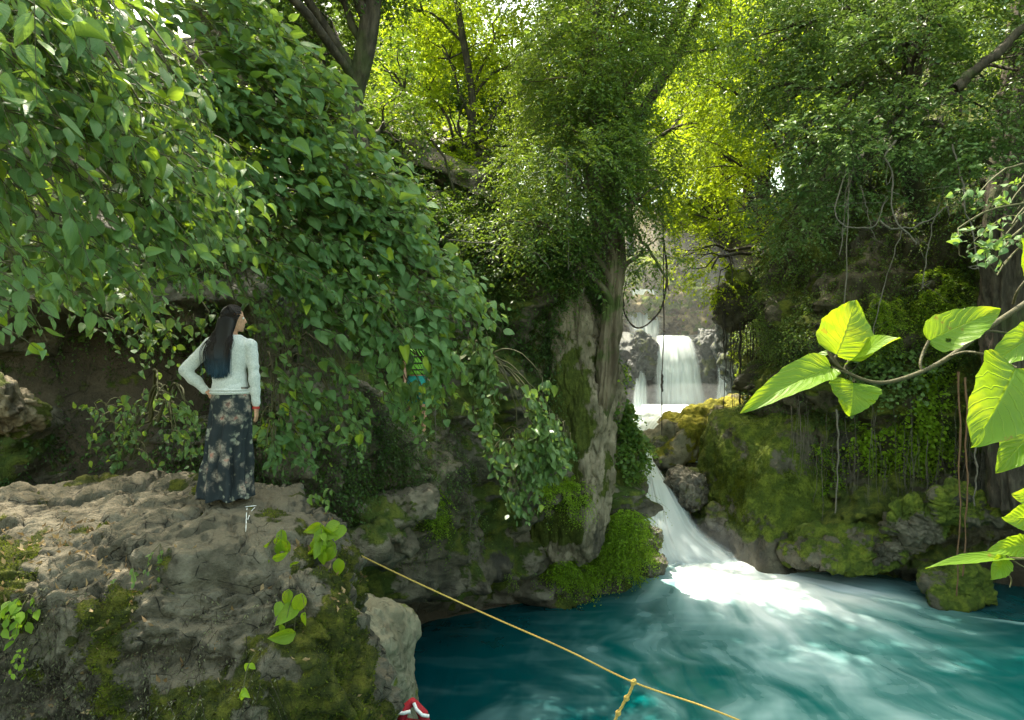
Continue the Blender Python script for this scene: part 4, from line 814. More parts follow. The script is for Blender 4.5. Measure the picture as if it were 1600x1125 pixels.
shrub('loose low sprays of large leaves hanging at the left just above the dark hollow', [(60,400),(250,430),(330,440),(300,500),(150,520),(60,480)], 42, lambda x, y: np.interp(x, [0,330], [4.2,5.6]), .8, 7, .17, base=P(-50,150,5.5), rlo=.1, rhi=1., keepout=wom, **dV)
shrub('narrow leafed climber mixed into the thicket along its lower edge', [(300,330),(480,420),(620,480),(700,560),(560,560),(420,500),(320,430)], 26, lambda x, y: 6.3+0*x, .7, 14, .085, lm=L_mid, base=P(250,300,8), keepout=wom, gap=gapP, sdir=(.6,-.2,-.7), ldir=(.3,-.3,-.8), nvec=(.1,-.6,.6), width=.42)
shrub('narrow leafed climber trailing through the top left corner', [(60,60),(260,40),(380,200),(300,330),(120,260)], 40, lambda x, y: np.interp(x, [0,400], [2.9,4.6]), .6, 14, .065, lm=L_mid, base=P(-100,-200,5), sdir=(.7,-.1,-.6), ldir=(.5,-.1,-.8), nvec=(.3,-.5,.6), width=.42)
dF = dict(sdir=(-.7,-.3,-.1), ldir=(-.5,-.5,-.2), nvec=(0,-.5,.85), thick=.3)
shrub('sprig with green leaf rosettes below the right canopy', [(1480,300),(1590,295),(1590,330),(1490,325)], 5, lambda x, y: 5.6+0*x, .3, 5, .10, base=P(1720,300,6), name='leafy_sprig', rlo=.4, **dF)
shrub('leaf rosettes on a sprig in front of the dark recess at the right edge', [(1480,375),(1590,365),(1590,405),(1490,405)], 12, lambda x, y: 5.2+0*x, .45, 6, .11, base=P(1720,350,6), name='leafy_sprig', rlo=.4, **dF)
# ================================================================ hanging roots and vines
def strands(mb, pts, r0, r1, n=24, sides=5, w=0.):
    p = spline(pts, n)
    if w: p = p + np.stack([fbm(np.stack([np.linspace(0,5,n)+k*9+pts[0][0]*3, np.zeros(n), np.zeros(n)], 1), 3, 5+k) for k in range(3)], 1)*w
    V, Fq, uv = tubes(p, np.linspace(r0, r1, n)*(1+.15*rng.normal(size=n)), sides); mb.add(V, Fq, uv, rng.random())
RL = 'one of the thin pale aerial roots hanging straight down the right bank'
for i in range(64):
    px = rng.uniform(1235,1545); y0 = rng.uniform(635,730); y1 = rng.uniform(770,880) if px < 1480 else rng.uniform(720,900)
    ix = SR.at([px], [y0])[0]; b = SR.V[ix]; Yd = b[1]-.30-.35*rng.random(); nn = 1
    mb = MB(); r = rng.uniform(.004,.011)
    top = P(px, y0-25, b[1]+.1); pts = [top, P(px+rng.normal()*3, y0, Yd), P(px+rng.normal()*5, (y0+y1)/2, Yd+.03), P(px+rng.normal()*7, y1, Yd+.02)]
    strands(mb, pts, r, r*.5, 26, 5, .05)
    for _ in range(rng.integers(0,3)):
        t = rng.uniform(.2,.7); a = pts[1]*(1-t)+pts[3]*t; strands(mb, [a, a+[rng.normal()*.06,-.03,-.2], a+[rng.normal()*.1,-.02,-.5-.4*rng.random()]], r*.6, r*.25, 14, 4, .03)
    tag(mb.build('hanging_root', M_root), RL, 'hanging root', 'pale aerial roots hanging down the right bank')
for i, (px, y0, y1, lb) in enumerate([(1497,580,930,'long rusty brown root hanging past the bank to the water near the right edge'),(1508,590,900,'second long brown root, just right of the rusty one'),(1307,640,800,'thick pale root hanging left of the round yellow leaf'),(1523,690,790,'thick pale root end dangling below the big foreground leaf')]):
    mb = MB(); strands(mb, [P(px,y0,14.4), P(px+3,(y0+y1)/2,14.35), P(px-2,y1,14.4)], .022, .014, 30, 6, .05); tag(mb.build('hanging_root', plain('rusty_root', (.16,.09,.05), .8, .2) if i < 2 else M_root), lb, 'hanging root')
for i in range(16):
    px = [1131,1133,1143,1150,1157,1163,1168,1172,1177,1181,1186,1190,1193,1147,1184,1129][i]; y0 = 470+rng.uniform(0,25); y1 = rng.uniform(560,700); Yd = 21.2+.5*rng.random()
    mb = MB(); r = rng.uniform(.02,.045) if i % 4 == 0 else rng.uniform(.01,.02)
    strands(mb, [P(px,y0,Yd), P(px+rng.normal()*1.5,(y0+y1)/2,Yd), P(px+rng.normal()*3,y1,Yd)], r, r*.6, 24, 5, .08)
    tag(mb.build('hanging_root', M_rootd), 'one of the dark roots of the curtain hanging right of the waterfalls', 'hanging root', 'dark root curtain beside the waterfalls')
rock_thing('rock', 'dark shaggy overhanging lump from which the dark root curtain hangs', M_cliffR, P(1158,465,21.8), (.68,.9,.92), 90, sub=6, k=8, vor=.12, a1=.25)
rock_thing('rock', 'pale grey rock face behind the dark root curtain', M_back, P(1185,560,27), (1.6,1,2.4), 91, sub=6, k=8, vor=.12, a1=.2)
fern_clump('yellow drooping weed in front of the grey rock beside the right fall', [(1140,530),(1150,530),(1168,590),(1158,600),(1142,560)], Surf(*(lambda r: (r[0], r[2]))(rock(P(1160,580,26), (.5,.4,1.2), 92))), 30, .3, .08, L_yel, name='weed', cat='weed')
# uncountable fine rootlets behind the woman
mb = MB()
for i in range(190):
    px = rng.uniform(395,575); y0 = rng.uniform(470,540); y1 = y0+rng.uniform(40,150); Yd = rng.uniform(7.4,8.0); strands(mb, [P(px,y0,Yd), P(px+rng.normal()*4,(y0+y1)/2,Yd), P(px+rng.normal()*9,y1,Yd)], .004, .002, 14, 3, .05)
tag(mb.build('rootlets', M_root), 'fine brown rootlets dangling under the thicket behind the woman', kind='stuff')
VR = [([(1330,200),(1333,260),(1322,300),(1318,360),(1312,400)],13.2,.014,'grey vine hanging beside the loop under the right canopy'),
 ([(1400,220),(1382,245),(1395,270),(1394,300),(1400,345),(1425,372),(1432,380)],12.2,.018,'crooked pale vine descending left of the dark recess'),
 ([(1325,262),(1306,320),(1310,345),(1330,355),(1365,352),(1385,315)],12.6,.016,'pale vine curled in a big loop under the right canopy'),
 ([(1375,345),(1390,356),(1420,355),(1450,345),(1482,322)],12.3,.016,'pale vine swinging right from the loop toward the dark recess'),
 ([(1327,265),(1325,320),(1320,480),(1322,560)],12.8,.012,'long straight vine running down from the right canopy'),
 ([(1490,225),(1497,260),(1505,290),(1508,330),(1520,360),(1528,420)],12.0,.016,'grey vine zigzagging in front of the dark recess'),
 ([(1485,270),(1462,335),(1450,390),(1440,450)],12.6,.012,'straight slanting vine left of the dark recess'),
 ([(1175,280),(1200,315),(1235,350),(1255,362)],15.5,.018,'slanting pale vine at the left side of the right canopy'),
 ([(1345,290),(1355,330),(1368,375)],12.7,.010,'thin vine between the loop and the crooked vine'),
 ([(1410,360),(1398,395),(1375,470),(1362,540)],12.9,.010,'thin vine hanging below the crooked vine'),
 ([(930,0),(933,80),(925,190)],15,.010,'thin vine in front of the trunk at the top centre'),
 ([(885,235),(886,300),(888,420)],13.4,.010,'thin vine before the dark cliff left of the fused roots'),
 ([(700,375),(775,382),(835,395),(860,420)],13.2,.012,'bare twig vine lying across the dark cliff'),
 ([(680,640),(682,720),(680,790)],11,.008,'thin dark vine dangling on the left overhang'),
 ([(732,880),(735,840),(736,760)],12.6,.008,'thin dark vine on the wall below the leafy shrub')]
for pts, Yd, r, lb in VR:
    mb = MB(); strands(mb, [P(a,b,Yd) for a, b in pts], r, r*.7, 40, 6, .05)
    for _ in range(4):
        i = rng.integers(1, len(pts)); a = P(*pts[i], Yd); strands(mb, [a, a+rng.normal(size=3)*[.12,.05,.1], a+rng.normal(size=3)*[.3,.1,.25]], r*.5, r*.2, 12, 4, .03)
    tag(mb.build('vine', M_root), lb, 'vine')
mb = MB(); strands(mb, [P(1036,372,19.5),P(1042,420,19.5),P(1040,455,19.5),P(1030,485,19.5),P(1012,507,19.5),P(995,512,19.5),P(981,500,19.5),P(974,482,19.5),P(974,462,19.5),P(978,440,19.5)], .03, .022, 60, 7, .03)
tag(mb.build('vine', M_rootd), 'dark vine looped in a ring before the faint cascade', 'vine')
mb = MB(); strands(mb, [P(1036,330,19),P(1037,450,19),P(1036,560,19),P(1034,590,19),P(1034,680,19)], .016, .014, 50, 6, .02); strands(mb, [P(1035,585,18.95),P(1034,600,18.95),P(1035,612,18.95)], .035, .03, 12, 6, .03)
tag(mb.build('rope', M_rootd), 'thin dark knotted rope hanging in front of the main waterfall', 'rope')

# ================================================================ yellow ropes over the pool
M_rope = plain('yellow_rope', (.36,.27,.07), .8, .2, .6, 90)
def twisted(mb, pts, r, n=300, twist=9., strandsN=3):
    p = spline(pts, n); t = nrm(np.gradient(p, axis=0)); a = nrm(np.cross(t, UP)); b = np.cross(t, a); L = np.concatenate([[0], np.cumsum(np.linalg.norm(np.diff(p, axis=0), axis=1))])
    for k in range(strandsN):
        ph = L*twist/(r*14)+k*2*np.pi/strandsN; q = p+(a*np.cos(ph)[:,None]+b*np.sin(ph)[:,None])*r*.5; V, Fq, uv = tubes(q, np.full(n, r*.58), 5); mb.add(V, Fq, uv)
mb = MB(); rp = [P(530,848,6.3),P(548,860,6.2),P(640,905,5.8),P(760,960,5.45),P(880,1013,5.2),P(990,1066,5.0),P(1100,1104,4.8),P(1200,1146,4.6),P(1500,1290,4.3)]
twisted(mb, rp, .0068, 900, 7); tag(mb.build('rope', M_rope), 'long yellow rope stretched from the huge boulder out over the pool', 'rope')
mb = MB(); k0 = P(990,1066,5.0); hp = [k0+[.0,0,.012], P(985,1080,5.0), P(976,1096,5.0), P(966,1115,5.0), P(955,1140,5.0), P(945,1180,5.0), P(940,1300,5.0)]
twisted(mb, hp, .011, 260, 6)
for c in (P(979,1091,5.0), P(966,1114,5.0), k0+[0,0,0]):
    for q in range(3): a = np.linspace(0, 2*np.pi, 16); V, Fq, uv = tubes(np.stack([c[0]+.014*np.cos(a), c[1]+.014*np.sin(a), c[2]+(q-1)*.010+.004*np.cos(a)], 1), np.full(16, .008), 5); mb.add(V, Fq, uv)
tag(mb.build('rope', M_rope), 'short knotted yellow rope dangling from the long rope', 'rope')
mb = MB(); twisted(mb, [P(536,905,6.6),P(548,908,6.2),P(566,909,6.15),P(575,907,6.6)], .011, 60, 6); tag(mb.build('rope', M_rope), 'yellow rope end wrapped round the pale limestone top', 'rope')

# ================================================================ bodies (voxel-merged continuous skin)
def ringloft(V, Fc, rings, n=20):
    """rings: list of (centre, axisA*ra, axisB*rb)"""
    a = np.arange(n)/n*2*np.pi; base = len(V)
    for c, u, v in rings:
        for t in a: V.append(tuple(np.array(c)+np.array(u)*math.cos(t)+np.array(v)*math.sin(t)))
    m = len(rings)
    for i in range(m-1):
        for j in range(n): Fc.append((base+i*n+j, base+i*n+(j+1) % n, base+(i+1)*n+(j+1) % n, base+(i+1)*n+j))
    Fc.append(tuple(base+j for j in range(n))[::-1]); Fc.append(tuple(base+(m-1)*n+j for j in range(n)))
def taper(V, Fc, pts, rad, n=14, flat=None):
    p = np.array(pts, float); t = nrm(np.gradient(p, axis=0)); k = len(p)
    ref = UP if abs(nrm(p[-1]-p[0])[2]) < .8 else np.array([1.,0,0]); rings = []
    def fr(i): a = nrm(np.cross(t[i], ref)); b = np.cross(t[i], a); return a, b
    def add(i, c, r): a, b = fr(i); f_ = flat[i] if flat is not None else 1.; rings.append((c, a*r, b*r*f_))
    for q in (75,45,20): add(0, p[0]-t[0]*rad[0]*math.sin(R(q)), rad[0]*math.cos(R(q)))
    for i in range(k): add(i, p[i], rad[i])
    for q in (20,45,75): add(k-1, p[-1]+t[-1]*rad[-1]*math.sin(R(q)), rad[-1]*math.cos(R(q)))
    ringloft(V, Fc, rings, n)
def ell(V, Fc, c, r, n=18, m=12, rot=None):
    rings = []
    for i in range(1, m): ph = math.pi*i/m; rings.append((np.array(c)+[0,0,-r[2]*math.cos(ph)], np.array([r[0]*math.sin(ph),0,0]), np.array([0,r[1]*math.sin(ph),0])))
    ringloft(V, Fc, rings, n)
def meld(V, Fc, name, mat, root, voxel=.008, smooth=6, off=(0,0,0), attr=None):
    me = bpy.data.meshes.new(name); me.from_pydata([tuple(np.array(v)+np.array(off)) for v in V], [], Fc); me.update()
    o = bpy.data.objects.new(name, me); COL.objects.link(o)
    md = o.modifiers.new('r', 'REMESH'); md.mode = 'VOXEL'; md.voxel_size = voxel
    sm = o.modifiers.new('s', 'SMOOTH'); sm.iterations = smooth; sm.factor = .5
    dg = bpy.context.evaluated_depsgraph_get(); dg.update(); nm = bpy.data.meshes.new_from_object(o.evaluated_get(dg)); nm.name = name
    o.modifiers.clear(); o.data = nm; bpy.data.meshes.remove(me); nm.materials.clear(); nm.materials.append(mat)
    nm.polygons.foreach_set('use_smooth', np.full(len(nm.polygons), True)); o.parent = root; return o
def hand(V, Fc, wrist, d, palm_n, side, s=1., curl=.5):
    """wrist point, pointing direction d, palm normal, thumb side vector"""
    d = nrm(np.array(d, float)); pn = nrm(np.array(palm_n, float)-d*np.dot(palm_n, d)); sd_ = nrm(np.array(side, float)-d*np.dot(side, d)-pn*np.dot(side, pn)); w_ = np.array(wrist, float)
    taper(V, Fc, [w_-d*.01, w_+d*.03*s, w_+d*.075*s], [.024*s, .033*s, .036*s], 12, flat=[.8,.5,.42]) if abs(pn[1]) > .5 or abs(pn[0]) > .5 else None
    for i, (o_, L) in enumerate([(.027,.068),(.009,.076),(-.010,.070),(-.028,.055)]):
        b = w_+d*.078*s+sd_*o_*s; p = [b-d*.02*s]; dd = d.copy(); p.append(b)
        for q, f_ in enumerate((.45,.3,.25)): dd = nrm(dd+pn*curl*(.35+.25*q)*(.9+.1*i)); p.append(p[-1]+dd*L*f_*s)
        taper(V, Fc, p, [.0085*s,.0088*s,.0082*s,.0075*s,.0062*s], 8)
    b = w_+d*.03*s+sd_*.030*s; p = [b-sd_*.01, b, b+nrm(sd_*.7+d*.7+pn*.3)*.032*s, b+nrm(sd_*.5+d*.85+pn*.5)*.06*s]; taper(V, Fc, p, [.011*s,.0115*s,.0098*s,.0078*s], 8)
M_skin = plain('warm_skin', (.46,.25,.16), .5, .35, .1, 60)

wi = SH.at([357],[786])[0]; WX, WY = (357-CX)*5.9/F, 5.9
near = (abs(HV[:,0]-WX) < .22) & (abs(HV[:,1]-WY) < .16) & (HV[:,2] > -2); wz = float(np.percentile(HV[near,2], 90))
fz = (CY-785)*5.9/F; print('rock height under woman', wz, 'wanted', fz)
W = thing('person', 'woman with long black hair, pale knit top and dark floral skirt, hand on hip', 'person', (WX, WY, wz))
off = np.array([WX, WY, wz]); H = 1.655*(1.0)
V=[];Fc=[]
X1 = np.array([1.,0,0]); Y1v = np.array([0,1.,0])
def tor(z, rx, ry, x=0., y=0.): return ((x, y, z), X1*rx, Y1v*ry)
# body: hips and torso up to the neck
ringloft(V, Fc, [tor(.78,.14,.105,.02),tor(.88,.165,.12,.02),tor(.95,.155,.11,.015),tor(1.02,.132,.095,.012),tor(1.10,.125,.09,.012),tor(1.20,.142,.098,.018),tor(1.30,.160,.10,.022),tor(1.36,.155,.085,.022),tor(1.40,.11,.065,.022),tor(1.425,.06,.055,.022)], 24)
taper(V, Fc, [(.02,0,1.38),(.024,.005,1.44),(.03,.01,1.50)], [.062,.050,.050])
# head turned to the right: long axis front-back follows the gaze (+x, slightly away)
hc_ = np.array([.036,.012,1.565]); gz = nrm(np.array([.93,.36,-.02])); lt = np.cross(UP, gz)
def hd(f_, l_, u_): return hc_+gz*f_+lt*l_+UP*u_
hr = []
for u_, f0, f1, wd_ in [(-.108,.028,.062,.022),(-.098,.0,.082,.042),(-.075,-.045,.085,.056),(-.045,-.080,.086,.066),(-.01,-.093,.088,.073),(.025,-.097,.086,.076),(.06,-.090,.078,.070),(.088,-.068,.055,.054),(.104,-.035,.025,.03)]:
    hr.append((hd((f0+f1)/2, 0, u_), gz*(f1-f0)/2, lt*wd_))
ringloft(V, Fc, hr, 24)
taper(V, Fc, [hd(.080,0,.012),hd(.096,0,-.012),hd(.104,0,-.030),hd(.088,0,-.036)], [.010,.011,.013,.010], 8)      # nose
taper(V, Fc, [hd(.082,-.022,-.060),hd(.090,0,-.058),hd(.082,.022,-.060)], [.006,.008,.006], 8); taper(V, Fc, [hd(.080,-.018,-.071),hd(.087,0,-.071),hd(.080,.018,-.071)], [.006,.009,.006], 8)
taper(V, Fc, [hd(.066,0,-.10),hd(.074,0,-.098)], [.016,.014], 8)
for s in (1,-1): taper(V, Fc, [hd(.078,s*.014,.018),hd(.080,s*.04,.020)], [.009,.008], 8); taper(V, Fc, [hd(-.005,s*.073,.012),hd(-.012,s*.079,.0),hd(-.006,s*.075,-.024)], [.010,.013,.008], 8)
# arms
SLh, EL, HL = np.array([-.155,-.005,1.345]), np.array([-.335,-.085,1.115]), np.array([-.185,-.03,.945])
SRh, ER, HR = np.array([.198,.0,1.335]), np.array([.228,-.01,1.05]), np.array([.232,.015,.80])
ell(V, Fc, SLh+[.02,0,0], (.054,.05,.05)); taper(V, Fc, [SLh, (SLh+EL)/2, EL], [.048,.043,.037]); taper(V, Fc, [EL, (EL*.6+HL*.4)+[-.0,-.005,0], HL], [.037,.036,.025])
ell(V, Fc, SRh-[.02,0,0], (.054,.05,.05)); taper(V, Fc, [SRh, (SRh+ER)/2, ER], [.048,.043,.036]); taper(V, Fc, [ER, ER*.6+HR*.4, HR], [.036,.034,.023])
hand(V, Fc, HL+[.0,0,0], (.75,-.05,-.60), (.3,.85,.0), (-.2,-.8,.5), .95, .5)
hand(V, Fc, HR, (.0,.12,-1), (-1,.1,0), (0,1,0), .95, .35)
for s in (1,-1):
    taper(V, Fc, [(.02+s*.085,0,.84),(.02+s*.09,.005,.66),(.015+s*.085,.01,.47),(.01+s*.085,-.005,.30),(.01+s*.085,0,.09)], [.088,.078,.054,.052,.036])
    taper(V, Fc, [(.01+s*.085,-.04,.045),(.01+s*.09,.02,.05),(.01+s*.10,.10,.032),(.01+s*.105,.16,.022)], [.030,.034,.030,.020], 10)
meld(V, Fc, 'body', M_skin, W, .007, 5)
# eye details
me = MB()
for s in (1,-1):
    c = hd(.078, s*.030, .004); D, Fi = ico(2); me.add(D*.0115+c+off, Fi)
g = NT('eye_white'); me.build('eyes', g.surf(g.n('BsdfPrincipled', {'Base Color':(.6,.58,.55), 'Roughness':.2})), W)
# sweater
g = NT('pale_knit'); p_ = g.n('TexCoord').outputs['Object']; wv = g.n('TexWave', {'Vector':g.vscale(p_, (1,1,1)), 'Scale':38., 'Distortion':3., 'Detail':3., 'Detail Scale':3.}, bands_direction='Z'); nn_ = g.noise(85, 4, .7, p_)
sw = g.n('BsdfPrincipled', {'Base Color':g.mix(g.rng(nn_, .3, .7), (.50,.54,.54), (.74,.76,.74)), 'Roughness':.95, 'Specular IOR Level':.1, 'Sheen Weight':.3, 'Normal':g.bump(g.math('ADD', wv.outputs['Fac'], nn_), .8, .006)})
M_knit = g.surf(sw)
V=[];Fc=[]
ringloft(V, Fc, [tor(.912,.170,.126,.015),tor(.925,.170,.126,.015),tor(1.0,.150,.112,.012),tor(1.06,.140,.104,.012),tor(1.12,.138,.103,.012),tor(1.20,.151,.108,.018),tor(1.28,.166,.111,.020),tor(1.34,.172,.104,.022),tor(1.39,.142,.090,.022),tor(1.425,.085,.072,.022)], 28)
ell(V, Fc, SLh+[.025,0,-.005], (.064,.064,.058)); taper(V, Fc, [SLh+[.01,0,0], (SLh+EL)/2+[0,0,-.005], EL], [.064,.058,.054]); taper(V, Fc, [EL, EL*.6+HL*.4, HL+[-.006,0,.006]], [.054,.050,.038])
ell(V, Fc, SRh-[.025,0,.005], (.064,.064,.058)); taper(V, Fc, [SRh-[.01,0,0], (SRh+ER)/2, ER], [.059,.051,.046]); taper(V, Fc, [ER, ER*.6+HR*.4, HR+[0,0,.03]], [.049,.045,.035])
sweater = meld(V, Fc, 'sweater', M_knit, W, .007, 5)
n_ = len(sweater.data.vertices); co = np.empty(n_*3, np.float32); sweater.data.vertices.foreach_get('co', co); co = co.reshape(-1,3).astype(float)
no = np.empty(n_*3, np.float32); sweater.data.vertices.foreach_get('normal', no); no = no.reshape(-1,3)
fold = fbm(co*[5,5,16], 3, 61)*.005 + .004*np.sin(co[:,2]*55+6*noise(co*6, 3))*np.exp(-((co[:,2]-1.06)/.12)**2)
sweater.data.vertices.foreach_set('co', (co+no*fold[:,None]).astype(np.float32).ravel()); sweater.data.update()
mb = MB(); a = np.linspace(0,2*np.pi,40)
V_, Fq, uv = tubes(np.stack([.015+.170*np.cos(a), .126*np.sin(a), .928+0*a], 1)+off, np.full(40, .008), 6); mb.add(V_, Fq, uv); V_, Fq, uv = tubes(np.stack([.015+.171*np.cos(a), .127*np.sin(a), .950+0*a], 1)+off, np.full(40, .006), 6); mb.add(V_, Fq, uv)
hem = mb.build('hem', M_knit, W); 
# skirt
g = NT('dark_floral_cloth'); p_ = g.n('TexCoord').outputs['Object']
w1 = g.n('VectorMath', {0:p_}, operation='ADD'); nw = g.n('TexNoise', {'Scale':11., 'Detail':4., 'Roughness':.65}); g.set(nw.inputs['Vector'], p_); sc_ = g.n('VectorMath', {0:nw.outputs['Color']}, operation='SCALE'); sc_.inputs['Scale'].default_value = .13; g.set(w1.inputs[1], sc_.outputs[0])
def flower(scale, thr, soft):
    v = g.n('TexVoronoi', {'Scale':scale, 'Randomness':.9}); g.set(v.inputs['Vector'], w1.outputs[0]); return g.rng(v.outputs['Distance'], thr-soft, thr+soft, 1, 0), v
f1_, v1 = flower(7.5, .36, .2); f2_, v2 = flower(17., .34, .14); pet_ = g.rng(g.noise(34, 3, .6, p_), .42, .55)
pick = g.rng(g.n('SeparateXYZ', {0:v1.outputs['Color']}).outputs[0], .28, .33)
navy = g.mix(g.noise(6, 3, .6, p_), (.010,.014,.017), (.026,.034,.038))
leafy = g.mix(g.math('MULTIPLY', f2_, g.rng(g.noise(5, 2, .5, p_), .45, .55)), navy, (.20,.21,.17))
pink = g.mix(g.rng(v1.outputs['Distance'], .05, .25), (.30,.13,.10), (.26,.23,.19))
col = g.mix(g.math('MULTIPLY', g.math('MULTIPLY', f1_, pick), g.math('ADD', .35, g.math('MULTIPLY', pet_, .65))), leafy, pink)
M_skirt = g.surf(g.n('BsdfPrincipled', {'Base Color':col, 'Roughness':.85, 'Specular IOR Level':.15, 'Normal':g.bump(g.noise(120, 2, .5, p_), .3, .003)}))
nz_, na = 90, 160; zz = np.linspace(0, 1, nz_); an = np.arange(na)/na*2*np.pi; Vk = []
for t in zz:
    z = .975-t*.955; rx = np.interp(t, [0,.10,.22,.5,.8,1], [.150,.166,.178,.180,.190,.212]); ry = np.interp(t, [0,.1,.22,.5,.8,1], [.105,.12,.132,.14,.165,.195]); cx_ = np.interp(t, [0,.2,1], [.018,.02,-.015])
    fo = (.022*np.sin(an*9+1.5*math.sin(t*3))+.012*np.sin(an*17+2+t*2))*min(1, max(0, (t-.12))*1.6); hemz = .012*np.sin(an*7)*(t > .97)
    Vk.append(np.stack([cx_+(rx+fo)*np.cos(an), (ry+fo)*np.sin(an), z+0*an+hemz], 1))
Vk = np.array(Vk); Vk[..., 0:2] += (fbm(Vk.reshape(-1,3)*[3,3,2.2], 3, 8)*.02).reshape(nz_,na,1)*np.clip(zz[:,None,None]*2, 0, 1)
idx = grid_faces(na, nz_, True); Vg = Vk.transpose(1,0,2).reshape(-1,3); mb = MB(); mb.add(Vg+off, idx); skirt = mb.build('skirt', M_skirt, W)
sol = skirt.modifiers.new('thickness', 'SOLIDIFY'); sol.thickness = .004
# hair
g = NT('black_hair_blue_tips'); z_ = g.n('SeparateXYZ', {0:g.n('TexCoord').outputs['Object']}).outputs[2]; hn = g.attr('rnd')
hcol = g.mix(g.rng(g.math('ADD', z_, g.math('MULTIPLY', hn, .10)), 1.16, 1.36, 1, 0), g.mix(hn, (.006,.005,.006), (.022,.014,.012)), g.mix(hn, (.006,.020,.036), (.012,.055,.095)))
M_hair = g.surf(g.n('BsdfPrincipled', {'Base Color':hcol, 'Roughness':.5, 'Specular IOR Level':.3}))
N_h = 1500; Pth = []; K = 20
g_ = np.random.default_rng(3)
for i in range(N_h):
    # root on skull (not on the face), falls over the back of the head then down the back
    while True:
        u = nrm(g_.normal(size=3)); 
        if u[2] > -.25 and np.dot(u, gz) < .62-.55*max(0, -u[2]+.35): break
    r0 = hd(0,0,0)+gz*(u@gz)*.098+lt*(u@lt)*.081+UP*max(u[2], -.4)*.108
    ends = np.array([-.038+g_.normal()*.036, -.108-.02*g_.random(), 1.185-.11*g_.random()-(.04*g_.random())]); s_ = float(u@lt)
    mid1 = hd(-.085-.012*g_.random(), np.clip(u@lt, -1, 1)*.070, -.03+.02*g_.normal()); mid1 = mid1 if (u@gz) < .3 else hd(-.03, np.sign(s_)*.086, -.02)
    mid2 = np.array([ends[0]*.9+.012+g_.normal()*.012, -.092-.012*g_.random(), 1.40+.01*g_.normal()]); mid3 = np.array([ends[0]*1.15-.002, -.118-.012*g_.random(), 1.27])
    top = r0+u*.012
    if u[2] > .3 and (u@gz) > -.2: pts = [top, hd(-.045, (u@lt)*.075, .098), mid1, mid2, mid3, ends]
    else: pts = [top, mid1*.6+(r0+u*.012)*.4, mid1, mid2, mid3, ends]
    Pth.append(spline(pts, K))
Pth = np.array(Pth); rad = np.linspace(1,.25,K)[None]*.0042*(.7+.6*g_.random((N_h,1)))
V_, Fq, uv = tubes(Pth+off, rad, 4); mb = MB(); mb.add(V_, Fq, uv, np.repeat(g_.random(N_h), K*4)); 
Vh=[];Fh=[]; hr2 = [(hd((f0+f1)/2-.018, 0, u_), gz*((f1-f0)/2)*.86, lt*(wd_+.008)) for u_, f0, f1, wd_ in [(-.06,-.085,.045,.060),(-.03,-.095,.062,.072),(.01,-.104,.075,.078),(.05,-.100,.082,.076),(.085,-.078,.064,.060),(.108,-.04,.030,.035)]]
ringloft(Vh, Fh, hr2, 22); ringloft(Vh, Fh, [((.01,-.03,1.57),X1*.085,Y1v*.065),((.0,-.055,1.50),X1*.085,Y1v*.05),((-.01,-.08,1.42),X1*.080,Y1v*.034),((-.03,-.105,1.32),X1*.078,Y1v*.028),((-.035,-.114,1.22),X1*.066,Y1v*.022),((-.035,-.11,1.17),X1*.034,Y1v*.012)], 18)
base_ = meld(Vh, Fh, 'hair', M_hair, W, .008, 4)
mb.build('hair_strands', M_hair, W).parent = base_
mb = MB(); a = np.linspace(0,2*np.pi,24)
for dz in (0,.010): V_, Fq, uv = tubes(np.stack([HR[0]+.028*np.cos(a), HR[1]+.026*np.sin(a), HR[2]-.002-dz+0*a], 1)+off, np.full(24, .0045), 6); mb.add(V_, Fq, uv)
mb.build('bracelet', plain('red_beads', (.45,.03,.03), .4, .4), W)
for s in (1,-1):
    V=[];Fc=[]; taper(V, Fc, [(.01+s*.085,-.05,.012),(.01+s*.09,.03,.012),(.01+s*.105,.16,.012)], [.035,.040,.036], 12, flat=[.3,.3,.3]); meld(V, Fc, 'sandal', plain('black_sandal', (.02,.018,.016), .6), W, .008, 2)

# second person, mostly hidden behind the leaves
pw = np.array([(653-CX)*11.6/F, 11.6, (CY-675)*11.6/F]); G = thing('person', 'person in a lime green life vest with black straps, half hidden behind the thicket leaves', 'person', pw); o2 = pw
V=[];Fc=[]
ringloft(V, Fc, [tor(.80,.14,.11),tor(.9,.16,.12),tor(1.05,.13,.10),tor(1.25,.17,.11),tor(1.38,.15,.08),tor(1.44,.06,.05)], 20); taper(V, Fc, [(0,0,1.4),(0,0,1.5)], [.055,.05]); ell(V, Fc, (0,0,1.6), (.078,.095,.115)); taper(V, Fc, [(0,-.09,1.60),(0,-.108,1.575)], [.012,.013], 8)
for s in (1,-1): taper(V, Fc, [(s*.17,0,1.36),(s*.21,-.01,1.2),(s*.22,-.03,1.08)], [.05,.045,.038]); taper(V, Fc, [(s*.22,-.03,1.08),(s*.20,-.12,.88)], [.038,.026]); hand(V, Fc, (s*.20,-.12,.88), (0,-.3,-1), (-s,0,0), (0,-1,0)); taper(V, Fc, [(s*.09,0,.85),(s*.1,0,.5),(s*.1,0,.1)], [.09,.06,.04]); taper(V, Fc, [(s*.1,.03,.04),(s*.1,-.14,.03)], [.035,.028], 10)
meld(V, Fc, 'body', M_skin, G, .012, 4)
V=[];Fc=[]; ringloft(V, Fc, [tor(.98,.185,.155),tor(1.0,.19,.16),tor(1.2,.195,.16),tor(1.36,.18,.13),tor(1.42,.12,.09)], 20); vest = meld(V, Fc, 'life_vest', plain('lime_foam', (.17,.42,.04), .6), G, .014, 4)
mb = MB(); a = np.linspace(0,2*np.pi,30)
for z in (1.06,1.17,1.28): V_, Fq, uv = tubes(np.stack([.20*np.cos(a),.166*np.sin(a),z+0*a],1)+o2, np.full(30,.012), 5); mb.add(V_,Fq,uv)
